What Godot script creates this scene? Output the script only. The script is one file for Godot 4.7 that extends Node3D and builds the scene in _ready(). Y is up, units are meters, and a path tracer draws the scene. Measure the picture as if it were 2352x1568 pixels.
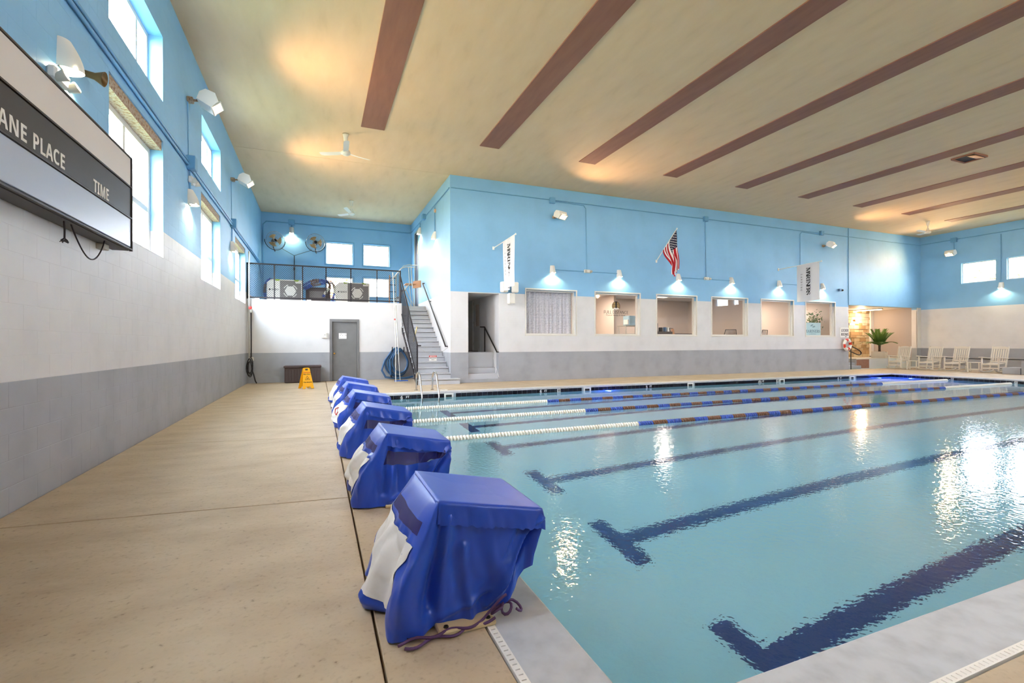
extends Node3D
# Indoor swimming pool. x runs along the lanes, -z into the hall, y up, metres; the photographer stands at the origin.

const XW := -2.22      # face of the left wall
const XR := 29.79      # face of the right wall
const ZF := -15.37     # face of the office block
const ZB := -22.55     # back wall of the balcony
const ZU := -18.1      # wall under the balcony
const XC := 4.05       # side of the office block
const CEIL := 6.9
const WATER := -0.14
const PX0 := 1.05
const PX1 := 22.5
const PZ0 := -1.38
const PZ1 := -12.7
const COURSE := 0.2032

var M := {}
var counts := {}
var rng := RandomNumberGenerator.new()
var sans: SystemFont
var serif: SystemFont


class MB:
	var v := PackedVector3Array()
	var n := PackedVector3Array()
	var uv := PackedVector2Array()
	var ix := PackedInt32Array()

	func tri(a: Vector3, b: Vector3, c: Vector3) -> void:
		var nn := (c - a).cross(b - a).normalized()
		var k := v.size()
		v.append(a); v.append(b); v.append(c)
		for i in 3:
			n.append(nn); uv.append(Vector2.ZERO); ix.append(k + i)

	func quad(a: Vector3, b: Vector3, c: Vector3, d: Vector3) -> void:
		var nn := (c - a).cross(b - a).normalized()
		var k := v.size()
		v.append(a); v.append(b); v.append(c); v.append(d)
		for i in 4:
			n.append(nn)
		uv.append(Vector2(0, 0)); uv.append(Vector2(1, 0)); uv.append(Vector2(1, 1)); uv.append(Vector2(0, 1))
		for i in [0, 1, 2, 0, 2, 3]:
			ix.append(k + i)

	func box(c: Vector3, s: Vector3, b := Basis()) -> void:
		var h := s * 0.5
		var p := []
		for i in 8:
			p.append(c + b * Vector3(h.x if i & 1 else -h.x, h.y if i & 2 else -h.y, h.z if i & 4 else -h.z))
		quad(p[6], p[7], p[5], p[4])
		quad(p[3], p[2], p[0], p[1])
		quad(p[7], p[3], p[1], p[5])
		quad(p[2], p[6], p[4], p[0])
		quad(p[2], p[3], p[7], p[6])
		quad(p[4], p[5], p[1], p[0])

	func span(a: Vector3, b: Vector3) -> void:
		box((a + b) * 0.5, (b - a).abs())

	# chamfered box
	func cbox(c: Vector3, s: Vector3, e: float, b := Basis()) -> void:
		var h := s * 0.5
		e = minf(e, minf(h.x, minf(h.y, h.z)) * 0.9)
		var P := func(sx: float, sy: float, sz: float, ax: int) -> Vector3:
			var q := Vector3(sx * (h.x - (0.0 if ax == 0 else e)), sy * (h.y - (0.0 if ax == 1 else e)), sz * (h.z - (0.0 if ax == 2 else e)))
			return c + b * q
		for s1 in [-1.0, 1.0]:
			flip(P.call(s1, -1, -1, 0), P.call(s1, 1, -1, 0), P.call(s1, 1, 1, 0), P.call(s1, -1, 1, 0), b * Vector3(s1, 0, 0))
			flip(P.call(-1, s1, -1, 1), P.call(1, s1, -1, 1), P.call(1, s1, 1, 1), P.call(-1, s1, 1, 1), b * Vector3(0, s1, 0))
			flip(P.call(-1, -1, s1, 2), P.call(1, -1, s1, 2), P.call(1, 1, s1, 2), P.call(-1, 1, s1, 2), b * Vector3(0, 0, s1))
			for s2 in [-1.0, 1.0]:
				flip(P.call(s1, s2, -1, 0), P.call(s1, s2, 1, 0), P.call(s1, s2, 1, 1), P.call(s1, s2, -1, 1), b * Vector3(s1, s2, 0))
				flip(P.call(s1, -1, s2, 0), P.call(s1, 1, s2, 0), P.call(s1, 1, s2, 2), P.call(s1, -1, s2, 2), b * Vector3(s1, 0, s2))
				flip(P.call(-1, s1, s2, 1), P.call(1, s1, s2, 1), P.call(1, s1, s2, 2), P.call(-1, s1, s2, 2), b * Vector3(0, s1, s2))
				for s3 in [-1.0, 1.0]:
					var x: Vector3 = P.call(s1, s2, s3, 0)
					var y: Vector3 = P.call(s1, s2, s3, 1)
					var z: Vector3 = P.call(s1, s2, s3, 2)
					if (z - x).cross(y - x).dot(b * Vector3(s1, s2, s3)) > 0:
						tri(x, y, z)
					else:
						tri(x, z, y)

	func flip(a: Vector3, b: Vector3, c: Vector3, d: Vector3, out: Vector3) -> void:
		if (c - a).cross(b - a).dot(out) >= 0:
			quad(a, b, c, d)
		else:
			quad(d, c, b, a)

	# smooth grid of rows of points
	func grid(rows: Array, closed := false, turn := false) -> void:
		var R := rows.size()
		var C: int = rows[0].size()
		var k := v.size()
		for i in R:
			for j in C:
				var up: Vector3 = rows[mini(i + 1, R - 1)][j] - rows[maxi(i - 1, 0)][j]
				var jr := (j + 1) % C if closed else mini(j + 1, C - 1)
				var jl := (j - 1 + C) % C if closed else maxi(j - 1, 0)
				var ac: Vector3 = rows[i][jr] - rows[i][jl]
				var nn := up.cross(ac).normalized()
				if nn == Vector3.ZERO:
					nn = Vector3.UP
				v.append(rows[i][j])
				n.append(-nn if turn else nn)
				uv.append(Vector2(float(j) / maxf(1, C - 1), float(i) / maxf(1, R - 1)))
		var CC := C if closed else C - 1
		for i in R - 1:
			for j in CC:
				var a := k + i * C + j
				var b := k + i * C + (j + 1) % C
				var c := k + (i + 1) * C + (j + 1) % C
				var d := k + (i + 1) * C + j
				for q in ([a, d, c, a, c, b] if turn else [a, b, c, a, c, d]):
					ix.append(q)

	func tube(pts: Array, r: float, sides := 8, caps := true) -> void:
		var rows := []
		var t0: Vector3 = (pts[1] - pts[0]).normalized()
		var a := t0.cross(Vector3.UP)
		if a.length() < 0.01:
			a = t0.cross(Vector3.RIGHT)
		a = a.normalized()
		for i in pts.size():
			var t: Vector3
			if i == 0:
				t = pts[1] - pts[0]
			elif i == pts.size() - 1:
				t = pts[i] - pts[i - 1]
			else:
				t = (pts[i + 1] - pts[i]).normalized() + (pts[i] - pts[i - 1]).normalized()
			t = t.normalized()
			a = (a - t * a.dot(t)).normalized()
			var bb := t.cross(a)
			var stretch := 1.0
			if i > 0 and i < pts.size() - 1:
				stretch = 1.0 / maxf(0.6, t.dot((pts[i + 1] - pts[i]).normalized()))
			var row := PackedVector3Array()
			for j in sides:
				var th := TAU * j / sides
				row.append(pts[i] + (a * cos(th) + bb * sin(th)) * r * stretch)
			rows.append(row)
		grid(rows, true, true)
		if caps:
			for e in 2:
				var row: PackedVector3Array = rows[0] if e == 0 else rows[rows.size() - 1]
				var c: Vector3 = pts[0] if e == 0 else pts[pts.size() - 1]
				for j in sides:
					if e == 0:
						tri(c, row[j], row[(j + 1) % sides])
					else:
						tri(c, row[(j + 1) % sides], row[j])

	# profile of (radius, height) turned round the local y axis
	func lathe(prof: Array, sides: int, t := Transform3D()) -> void:
		var rows := []
		for p in prof:
			var row := PackedVector3Array()
			for j in sides:
				var th := TAU * j / sides
				row.append(t * Vector3(p.x * cos(th), p.y, p.x * sin(th)))
			rows.append(row)
		grid(rows, true)

	# convex or simple polygon in local xy, pushed from z0 to z1
	func prism(poly: PackedVector2Array, z0: float, z1: float, t := Transform3D()) -> void:
		var id := Geometry2D.triangulate_polygon(poly)
		var cl := Geometry2D.is_polygon_clockwise(poly)
		for i in range(0, id.size(), 3):
			var a := poly[id[i]]
			var b := poly[id[i + 1]]
			var c := poly[id[i + 2]]
			var cw := (b - a).cross(c - a) < 0
			var A := [a, b, c] if cw else [a, c, b]
			tri(t * Vector3(A[0].x, A[0].y, z1), t * Vector3(A[1].x, A[1].y, z1), t * Vector3(A[2].x, A[2].y, z1))
			tri(t * Vector3(A[2].x, A[2].y, z0), t * Vector3(A[1].x, A[1].y, z0), t * Vector3(A[0].x, A[0].y, z0))
		for i in poly.size():
			var p := poly[i]
			var q := poly[(i + 1) % poly.size()]
			var out := Vector2(-(q - p).y, (q - p).x) * (1.0 if cl else -1.0)
			flip(t * Vector3(p.x, p.y, z0), t * Vector3(q.x, q.y, z0), t * Vector3(q.x, q.y, z1), t * Vector3(p.x, p.y, z1), t.basis * Vector3(out.x, out.y, 0))

	func mesh() -> ArrayMesh:
		var m := ArrayMesh.new()
		var a := []
		a.resize(Mesh.ARRAY_MAX)
		a[Mesh.ARRAY_VERTEX] = v
		a[Mesh.ARRAY_NORMAL] = n
		a[Mesh.ARRAY_TEX_UV] = uv
		a[Mesh.ARRAY_INDEX] = ix
		m.add_surface_from_arrays(Mesh.PRIMITIVE_TRIANGLES, a)
		return m


# ---------------------------------------------------------------- naming and grouping
func numbered(called: String) -> String:
	counts[called] = counts.get(called, -1) + 1
	return called if counts[called] == 0 else "%s_%03d" % [called, counts[called]]


func tag(o: Node, label: String, category := "", group := "", kind := "") -> Node:
	if label: o.set_meta("label", label)
	if category: o.set_meta("category", category)
	if group: o.set_meta("group", group)
	if kind: o.set_meta("kind", kind)
	return o


func thing(called: String, label: String, category: String, at := Vector3.ZERO, turn := 0.0, group := "") -> Node3D:
	var o := Node3D.new()
	o.name = numbered(called)
	add_child(o)
	o.position = at
	o.rotation.y = turn
	tag(o, label, category, group)
	return o


func setting(called: String, label := "") -> Node3D:
	var o := Node3D.new()
	o.name = called
	add_child(o)
	tag(o, label, "", "", "structure")
	return o


func part(b, called: String, m: Material, parent: Node = null) -> MeshInstance3D:
	var o := MeshInstance3D.new()
	o.mesh = b.mesh() if b is MB else b
	o.material_override = m
	if parent == null:
		o.name = numbered(called)
		add_child(o)
	else:
		o.name = called
		parent.add_child(o, true)
	return o


func copy(o: Node3D, called: String) -> Node3D:
	var c: Node3D = o.duplicate()
	c.name = numbered(called)
	add_child(c)
	return c


func letters(words: String, h: float, at: Vector3, basis: Basis, m: Material, parent: Node, called := "lettering", face: Font = null, deep := 0.004, wide := 1.0, fit := 0.0) -> MeshInstance3D:
	var t := TextMesh.new()
	t.text = words
	t.font = face if face else sans
	t.font_size = 64
	t.pixel_size = h / 46.0          # capitals about h high
	t.depth = deep
	t.curve_step = 2.0
	var o := MeshInstance3D.new()
	o.mesh = t
	o.material_override = m
	o.name = called
	parent.add_child(o, true)
	if fit > 0.0:
		wide = fit / maxf(0.001, t.get_aabb().size.x)
	o.transform = Transform3D(basis * Basis.from_scale(Vector3(wide, 1, 1)), at)
	return o


# ---------------------------------------------------------------- materials
func noise_tex(freq: float, ramp: Array, size := 512, octaves := 4, sd := 1, stretch_kind := 0) -> NoiseTexture2D:
	var f := FastNoiseLite.new()
	f.seed = sd
	f.noise_type = FastNoiseLite.TYPE_SIMPLEX_SMOOTH if stretch_kind == 0 else FastNoiseLite.TYPE_CELLULAR
	f.frequency = freq
	f.fractal_octaves = octaves
	var t := NoiseTexture2D.new()
	t.width = size
	t.height = size
	t.seamless = true
	t.noise = f
	if ramp.size():
		var g := Gradient.new()
		var off := PackedFloat32Array()
		var col := PackedColorArray()
		for i in ramp.size():
			off.append(float(i) / (ramp.size() - 1))
			col.append(ramp[i])
		g.offsets = off
		g.colors = col
		t.color_ramp = g
	return t


func bump_tex(freq: float, strength: float, size := 512, octaves := 4, sd := 1) -> NoiseTexture2D:
	var t := noise_tex(freq, [], size, octaves, sd)
	t.as_normal_map = true
	t.bump_strength = strength
	return t


func mat(c: Color, rough := 0.6, metal := 0.0) -> StandardMaterial3D:
	var m := StandardMaterial3D.new()
	m.albedo_color = c
	m.roughness = rough
	m.metallic = metal
	m.cull_mode = BaseMaterial3D.CULL_DISABLED
	return m


func tri_mat(ramp: Array, freq: float, scale: Vector3, rough: float, size := 512, octaves := 5, sd := 1) -> StandardMaterial3D:
	var m := mat(Color.WHITE, rough)
	m.albedo_texture = noise_tex(freq, ramp, size, octaves, sd)
	m.uv1_triplanar = true
	m.uv1_world_triplanar = true
	m.uv1_scale = scale
	return m


func glow(c: Color, e: float) -> StandardMaterial3D:
	var m := mat(c, 0.4)
	m.emission_enabled = true
	m.emission = c
	m.emission_energy_multiplier = e
	return m


func shades(c: Color, d: float) -> Array:
	return [c.darkened(d), c.darkened(d * 0.4), c, c.lightened(d * 0.35)]


func make_materials() -> void:
	sans = SystemFont.new()
	sans.font_names = PackedStringArray(["Droid Sans"])
	sans.font_weight = 700
	serif = SystemFont.new()
	serif.font_names = PackedStringArray(["Droid Serif"])
	serif.font_weight = 700
	M.blue = tri_mat(shades(Color(0.53, 0.745, 0.895), 0.035), 0.006, Vector3(0.22, 0.22, 0.22), 0.55, 512, 5, 3)
	M.white = tri_mat(shades(Color(0.865, 0.862, 0.86), 0.045), 0.008, Vector3(0.25, 0.25, 0.25), 0.5, 512, 5, 4)
	M.grey = tri_mat(shades(Color(0.64, 0.65, 0.67), 0.08), 0.008, Vector3(0.3, 0.3, 0.3), 0.5, 512, 5, 5)
	M.ceil = tri_mat([Color(0.86, 0.75, 0.60), Color(0.885, 0.775, 0.625), Color(0.895, 0.785, 0.635), Color(0.905, 0.80, 0.655)], 0.01, Vector3(0.5, 0.5, 0.14), 0.8, 512, 5, 6)
	M.strip = tri_mat(shades(Color(0.58, 0.40, 0.32), 0.08), 0.012, Vector3(0.9, 0.9, 0.14), 0.7, 512, 4, 7)
	M.deck = tri_mat([Color(0.69, 0.605, 0.49), Color(0.735, 0.66, 0.55), Color(0.765, 0.69, 0.58), Color(0.79, 0.72, 0.615)], 0.009, Vector3(0.13, 0.13, 0.24), 0.5, 1024, 6, 8)
	M.deck.normal_enabled = true
	M.deck.normal_texture = bump_tex(0.09, 2.0, 512, 4, 9)
	M.deck.normal_scale = 0.12
	# dark specks and blotches over the concrete
	M.deck.detail_enabled = true
	M.deck.detail_blend_mode = BaseMaterial3D.BLEND_MODE_MUL
	M.deck.detail_uv_layer = BaseMaterial3D.DETAIL_UV_2
	M.deck.uv2_triplanar = true
	M.deck.uv2_world_triplanar = true
	M.deck.uv2_scale = Vector3(0.6, 0.6, 0.6)
	M.deck.detail_albedo = noise_tex(0.03, [Color(0.62, 0.60, 0.57), Color(0.93, 0.92, 0.91), Color(0.98, 0.98, 0.975), Color(1, 1, 1), Color(1, 1, 1), Color(1, 1, 1), Color(0.97, 0.965, 0.96), Color(1, 1, 1)], 1024, 6, 10)
	M.joint = mat(Color(0.30, 0.25, 0.20), 0.9)
	M.coping = tri_mat(shades(Color(0.76, 0.77, 0.78), 0.10), 0.02, Vector3(0.6, 0.6, 0.6), 0.6, 512, 5, 11)
	M.drain = mat(Color(0.93, 0.92, 0.89), 0.45)
	M.floor_paint = tri_mat(shades(Color(0.76, 0.94, 0.988), 0.02), 0.006, Vector3(0.15, 0.15, 0.15), 0.7, 512, 4, 12)
	M.lane = mat(Color(0.10, 0.24, 0.46), 0.7)
	M.tile = mat(Color(0.035, 0.04, 0.11), 0.12)
	M.grout = mat(Color(0.62, 0.66, 0.68), 0.8)
	M.plastic = mat(Color(0.92, 0.92, 0.90), 0.35)
	M.offwhite = mat(Color(0.88, 0.87, 0.83), 0.45)
	M.frame = mat(Color(0.86, 0.85, 0.82), 0.4)
	M.black = mat(Color(0.05, 0.05, 0.055), 0.4)
	M.iron = mat(Color(0.13, 0.11, 0.13), 0.45, 0.3)
	M.wire = mat(Color(0.15, 0.15, 0.17), 0.7)
	M.steel = mat(Color(0.78, 0.78, 0.78), 0.2, 1.0)
	M.alu = mat(Color(0.75, 0.74, 0.70), 0.4, 0.7)
	M.brass = mat(Color(0.75, 0.58, 0.28), 0.3, 1.0)
	M.pipe_blue = mat(Color(0.40, 0.63, 0.80), 0.45)
	M.door = tri_mat(shades(Color(0.46, 0.46, 0.46), 0.06), 0.01, Vector3(0.8, 0.8, 0.8), 0.4, 256, 4, 13)
	M.rust = tri_mat([Color(0.42, 0.24, 0.14), Color(0.62, 0.52, 0.42), Color(0.72, 0.66, 0.58), Color(0.40, 0.36, 0.33)], 0.05, Vector3(1.2, 1.2, 1.2), 0.8, 256, 4, 14)
	M.wood = mat(Color(0.80, 0.58, 0.40), 0.5)
	M.brown_box = mat(Color(0.29, 0.24, 0.24), 0.55)
	M.yellow = mat(Color(0.98, 0.72, 0.05), 0.35)
	M.hose = mat(Color(0.20, 0.36, 0.52), 0.4)
	M.red = mat(Color(0.80, 0.16, 0.13), 0.45)
	M.orange_red = mat(Color(0.85, 0.22, 0.14), 0.5)
	M.paper = mat(Color(0.95, 0.95, 0.94), 0.8)
	M.ink = mat(Color(0.12, 0.12, 0.14), 0.7)
	M.cloth_white = mat(Color(0.86, 0.86, 0.87), 0.85)
	M.cloth_white.backlight_enabled = true
	M.cloth_white.backlight = Color(0.4, 0.4, 0.4)
	M.cover = mat(Color(0.13, 0.29, 0.71), 0.32)
	M.cover.normal_enabled = true
	M.cover.normal_texture = bump_tex(0.02, 3.0, 512, 4, 15)
	M.cover.normal_scale = 0.06
	M.cover.rim_enabled = true
	M.cover.rim = 0.35
	M.cover.rim_tint = 0.4
	M.cover.uv1_triplanar = true
	M.cover.uv1_scale = Vector3(1.6, 1.6, 1.6)
	M.vinyl = tri_mat([Color(0.78, 0.76, 0.72), Color(0.91, 0.90, 0.88), Color(0.93, 0.92, 0.91), Color(0.94, 0.94, 0.93)], 0.02, Vector3(1, 1, 1), 0.45, 256, 4, 16)
	M.netting = mat(Color(0.24, 0.22, 0.50, 0.62), 0.6)
	M.netting.transparency = BaseMaterial3D.TRANSPARENCY_ALPHA
	M.plate = mat(Color(0.85, 0.76, 0.58), 0.5)
	M.cord = mat(Color(0.36, 0.25, 0.40), 0.8)
	M.stair = mat(Color(0.74, 0.75, 0.77), 0.5)
	M.glass = mat(Color(0.9, 0.95, 0.97, 0.04), 0.02)
	M.glass.transparency = BaseMaterial3D.TRANSPARENCY_ALPHA
	M.float_white = mat(Color(0.93, 0.93, 0.88), 0.4)
	M.float_blue = mat(Color(0.16, 0.30, 0.66), 0.4)
	M.float_brown = mat(Color(0.42, 0.27, 0.17), 0.45)
	M.office = mat(Color(0.84, 0.78, 0.735), 0.8)
	M.office_floor = mat(Color(0.50, 0.46, 0.42), 0.8)
	M.curtain = tri_mat([Color(0.60, 0.60, 0.66), Color(0.82, 0.81, 0.84), Color(0.88, 0.87, 0.89), Color(0.90, 0.89, 0.91)], 0.03, Vector3(0.9, 0.9, 0.9), 0.9, 512, 5, 17)
	M.leaf = mat(Color(0.22, 0.36, 0.16), 0.6)
	M.leaf.backlight_enabled = true
	M.leaf.backlight = Color(0.3, 0.4, 0.15)
	M.leaf_red = mat(Color(0.55, 0.30, 0.14), 0.7)
	M.leaf_red.backlight_enabled = true
	M.leaf_red.backlight = Color(0.5, 0.3, 0.15)
	M.bark = mat(Color(0.30, 0.24, 0.18), 0.9)
	M.grass = mat(Color(0.36, 0.42, 0.24), 0.9)
	M.dark = mat(Color(0.10, 0.10, 0.11), 0.7)
	M.board = mat(Color(0.19, 0.17, 0.17), 0.5)
	M.board_light = mat(Color(0.70, 0.73, 0.79), 0.35)
	M.board_white = mat(Color(0.86, 0.83, 0.80), 0.5)
	M.unit_white = mat(Color(0.88, 0.87, 0.84), 0.5)
	M.unit_grey = mat(Color(0.46, 0.44, 0.43), 0.7)
	M.green = mat(Color(0.55, 0.65, 0.15), 0.6)
	M.alc_wall = mat(Color(0.66, 0.63, 0.62), 0.7)
	M.stone_a = mat(Color(0.80, 0.72, 0.58), 0.8)
	M.stone_b = mat(Color(0.70, 0.58, 0.42), 0.8)
	M.stone_c = mat(Color(0.88, 0.83, 0.74), 0.8)
	M.chair = mat(Color(0.87, 0.85, 0.80), 0.45)
	M.water = mat(Color(0.89, 0.975, 1.0, 0.0), 0.0)
	M.water.refraction_enabled = true
	M.water.refraction_scale = 0.0333
	M.water.uv1_triplanar = true
	M.water.uv1_world_triplanar = true
	M.water.normal_enabled = true
	M.water.normal_texture = bump_tex(0.012, 6.0, 1024, 3, 21)
	M.water.normal_scale = 0.05
	M.water.uv1_scale = Vector3(0.33, 0.33, 0.33)
	M.water_rough = M.water.duplicate()
	M.water_rough.normal_texture = bump_tex(0.032, 6.0, 1024, 3, 22)
	M.water_rough.normal_scale = 0.11
	M.water_rough.roughness = 0.06
	M.water_rough.uv1_scale = Vector3(0.4, 0.4, 0.4)


func _ready() -> void:
	rng.seed = 7
	# ------------------------------------------------ camera, sky, exposure
	var cam := Camera3D.new()
	cam.name = "camera"
	add_child(cam)
	cam.projection = Camera3D.PROJECTION_FRUSTUM
	cam.near = 0.05
	cam.far = 400.0
	cam.size = 0.05 * 1568.0 / 1095.17
	cam.frustum_offset = Vector2(0, 0.05 * 5.37 / 1095.17)
	cam.position = Vector3(0, 1.3, 0)
	cam.rotation = Vector3(0, -0.3858, -0.0028)
	cam.current = true
	var we := WorldEnvironment.new()
	we.name = "environment"
	var env := Environment.new()
	env.background_mode = Environment.BG_SKY
	var sky := Sky.new()
	var pm := ProceduralSkyMaterial.new()
	pm.sky_top_color = Color(0.86, 0.92, 1.0)
	pm.sky_horizon_color = Color(1.0, 1.0, 1.0)
	pm.ground_bottom_color = Color(0.62, 0.62, 0.58)
	pm.ground_horizon_color = Color(0.9, 0.9, 0.88)
	sky.sky_material = pm
	env.sky = sky
	env.background_energy_multiplier = 30.0
	env.tonemap_mode = Environment.TONE_MAPPER_LINEAR
	env.tonemap_exposure = 1.6
	env.sdfgi_enabled = true
	env.ssao_enabled = true
	env.ssil_enabled = true
	we.environment = env
	add_child(we)
	make_materials()
	# ------------------------------------------------ the hall
	build_walls()
	build_ceiling()
	build_deck()
	build_pool()
	build_windows()
	build_stairs()
	build_nook()
	build_alcove()
	build_offices()
	outside()
	# ------------------------------------------------ the things
	build_covers()
	build_scoreboard()
	build_ropes()
	build_balcony()
	build_under_balcony()
	build_stair_things()
	build_facade_things()
	build_lights()
	build_fans()
	build_pool_things()
	build_lounge()


# ---------------------------------------------------------------- walls of painted block
func cut(r: Rect2, holes: Array) -> Array:
	var left := [r]
	for h in holes:
		var next := []
		for q in left:
			if not q.intersects(h):
				next.append(q)
				continue
			var i: Rect2 = q.intersection(h)
			if i.position.y > q.position.y + 0.001:
				next.append(Rect2(q.position.x, q.position.y, q.size.x, i.position.y - q.position.y))
			if i.end.y < q.end.y - 0.001:
				next.append(Rect2(q.position.x, i.end.y, q.size.x, q.end.y - i.end.y))
			if i.position.x > q.position.x + 0.001:
				next.append(Rect2(q.position.x, i.position.y, i.position.x - q.position.x, i.size.y))
			if i.end.x < q.end.x - 0.001:
				next.append(Rect2(i.end.x, i.position.y, q.end.x - i.end.x, i.size.y))
		left = next
	return left


func one_block(b: MB, r: Rect2, lift: float) -> void:
	var g := 0.0011
	var e := 0.0025
	if r.size.x < 0.03 or r.size.y < 0.03:
		return
	var x0 := r.position.x + g
	var x1 := r.end.x - g
	var y0 := r.position.y + g
	var y1 := r.end.y - g
	b.quad(Vector3(x0 + e, y1 - e, lift), Vector3(x1 - e, y1 - e, lift), Vector3(x1 - e, y0 + e, lift), Vector3(x0 + e, y0 + e, lift))
	b.quad(Vector3(x0, y1, 0), Vector3(x1, y1, 0), Vector3(x1 - e, y1 - e, lift), Vector3(x0 + e, y1 - e, lift))
	b.quad(Vector3(x0 + e, y0 + e, lift), Vector3(x1 - e, y0 + e, lift), Vector3(x1, y0, 0), Vector3(x0, y0, 0))
	b.quad(Vector3(x0, y1, 0), Vector3(x0 + e, y1 - e, lift), Vector3(x0 + e, y0 + e, lift), Vector3(x0, y0, 0))
	b.quad(Vector3(x1 - e, y1 - e, lift), Vector3(x1, y1, 0), Vector3(x1, y0, 0), Vector3(x1 - e, y0 + e, lift))


# local x runs along the wall, local z points into the hall
func block_wall(called: String, at: Vector3, normal: Vector3, u0: float, u1: float, bands: Array, holes: Array, thick := 0.3, single_from := 0.0, single_to := 0.0, single_top := 0.0) -> Node3D:
	var w := setting(called)
	w.transform = Transform3D(Basis(Vector3.UP.cross(normal), Vector3.UP, normal), at)
	var shared := {}
	for band in bands:
		var v0: float = band[0]
		var v1: float = band[1]
		var body := MB.new()
		for q in cut(Rect2(u0, v0, u1 - u0, v1 - v0), holes):
			body.span(Vector3(q.position.x, q.position.y, -thick), Vector3(q.end.x, q.end.y, 0))
		part(body, band[3], M[band[2]], w)
		var rest := MB.new()
		if v0 < 0.0:
			continue
		var row := int(round(v0 / COURSE))
		while row * COURSE < v1 - 0.02:
			var y0 := maxf(row * COURSE, v0)
			var y1 := minf((row + 1) * COURSE, v1)
			var u := floorf(u0 / 0.4064) * 0.4064 - (0.2032 if row % 2 else 0.0)
			while u < u1:
				var a := maxf(u, u0)
				var bb := minf(u + 0.4064, u1)
				if bb - a > 0.03:
					for q in cut(Rect2(a, y0, bb - a, y1 - y0), holes):
						if a >= single_from and bb <= single_to and y1 <= single_top + 0.001:
							var key := "%.3f %.3f" % [q.size.x, q.size.y]
							if not shared.has(key):
								var one := MB.new()
								one_block(one, Rect2(Vector2.ZERO, q.size), 0.0012)
								shared[key] = one.mesh() if one.v.size() else null
							if shared[key] != null:
								var o := part(shared[key], "block", M[band[2]], w)
								o.position = Vector3(q.position.x, q.position.y, 0)
						else:
							one_block(rest, q, 0.0010)
				u += 0.4064
			row += 1
		if rest.v.size():
			tag(part(rest, "block_courses", M[band[2]], w), "", "", "", "stuff")
	return w


func build_walls() -> void:
	var B1 := 5 * COURSE
	var B2 := 15 * COURSE
	var bands := [[-0.4, 0.0, "grey", "footing"], [0.0, B1, "grey", "lower_band"], [B1, B2, "white", "middle_band"], [B2, CEIL, "blue", "upper_band"]]
	var holes := []
	for z in [3.24, 7.84, 12.48, 16.8]:
		holes.append(Rect2(z - 1.03, 2.63, 2.06, 1.82))
	for z in [3.24, 7.84, 12.55]:
		holes.append(Rect2(z - 1.03, 5.06, 2.06, 1.0))
	var w := block_wall("wall_left", Vector3(XW, 0, 0), Vector3.RIGHT, -4.3, -ZB, bands, holes, 0.3, 4.4, 11.75, B2)
	tag(w, "long painted block wall, grey below, white in the middle, blue above")
	holes = [Rect2(4.66, 0.11, 1.095, 2.91), Rect2(23.96, -0.5, 5.5, 3.65)]
	for i in 6:
		holes.append(Rect2(6.785 + 2.836 * i, 1.62, 2.0, 1.6))
	w = block_wall("wall_office", Vector3(0, 0, ZF), Vector3.BACK, XC, XR, bands, holes, 0.25)
	tag(w, "painted block wall with the row of office windows beyond the pool")
	# side of the office block beside the stairs
	w = block_wall("wall_stair", Vector3(XC, 0, 0), Vector3.LEFT, ZB, ZF, [[0.0, B1, "grey", "lower_band"], [B1, B2, "white", "middle_band"], [B2, CEIL, "blue", "upper_band"]], [Rect2(-21.58, 2.83, 0.78, 3.45)], 0.25)
	tag(w, "pale blue side wall rising above the stairs")
	w = block_wall("wall_under_balcony", Vector3(0, 0, ZU), Vector3.BACK, XW, 2.9, [[0.0, B1, "grey", "lower_band"], [B1, 2.83, "white", "middle_band"]], [Rect2(0.37, -0.1, 1.0, 2.3)], 0.25)
	var low := MB.new()
	low.span(Vector3(2.9, 0, -0.25), Vector3(XC, 1.016, 0))
	part(low, "lower_band", M.grey, w)
	low = MB.new()
	low.span(Vector3(2.9, 1.016, -0.25), Vector3(XC, 1.66, 0))
	part(low, "middle_band", M.white, w)
	tag(w, "white and grey wall below the balcony")
	w = block_wall("wall_balcony_back", Vector3(0, 0, ZB), Vector3.BACK, XW, XC, [[-0.4, 2.6, "grey", "footing"], [2.6, CEIL, "blue", "upper_band"]],
		[Rect2(0.31, 4.845, 1.15, 0.97), Rect2(1.89, 4.86, 1.175, 0.97), Rect2(0.31, 3.3, 1.15, 0.99), Rect2(1.89, 3.44, 1.175, 0.88)], 0.3)
	tag(w, "blue wall at the back of the balcony with four windows")
	holes = []
	for z in [-12.975, -11.275, -8.4, -6.7, -3.8, -2.1]:
		holes.append(Rect2(z - 0.655, 4.24, 1.31, 1.015))
	w = block_wall("wall_right", Vector3(XR, 0, 0), Vector3.LEFT, ZF - 0.25, 4.3, bands, holes, 0.3)
	tag(w, "far end wall behind the rocking chairs")
	w = block_wall("wall_front", Vector3(0, 0, 4.3), Vector3.FORWARD, -XR, -XW, bands, [Rect2(-25.0, 5.72, 2.6, 0.95), Rect2(-20.5, 5.72, 2.6, 0.95), Rect2(-16.0, 5.72, 2.6, 0.95), Rect2(-11.5, 5.72, 2.6, 0.95), Rect2(-7.0, 5.72, 2.6, 0.95)], 0.3)
	# balcony slab and the floor of its landing
	var s := setting("floor_balcony")
	var b := MB.new()
	b.span(Vector3(XW, 2.58, ZB), Vector3(2.9, 2.83, ZU - 0.01))
	b.span(Vector3(2.9, 2.58, ZB), Vector3(XC, 2.83, -19.3))
	part(b, "slab", M.grey, s)


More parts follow.
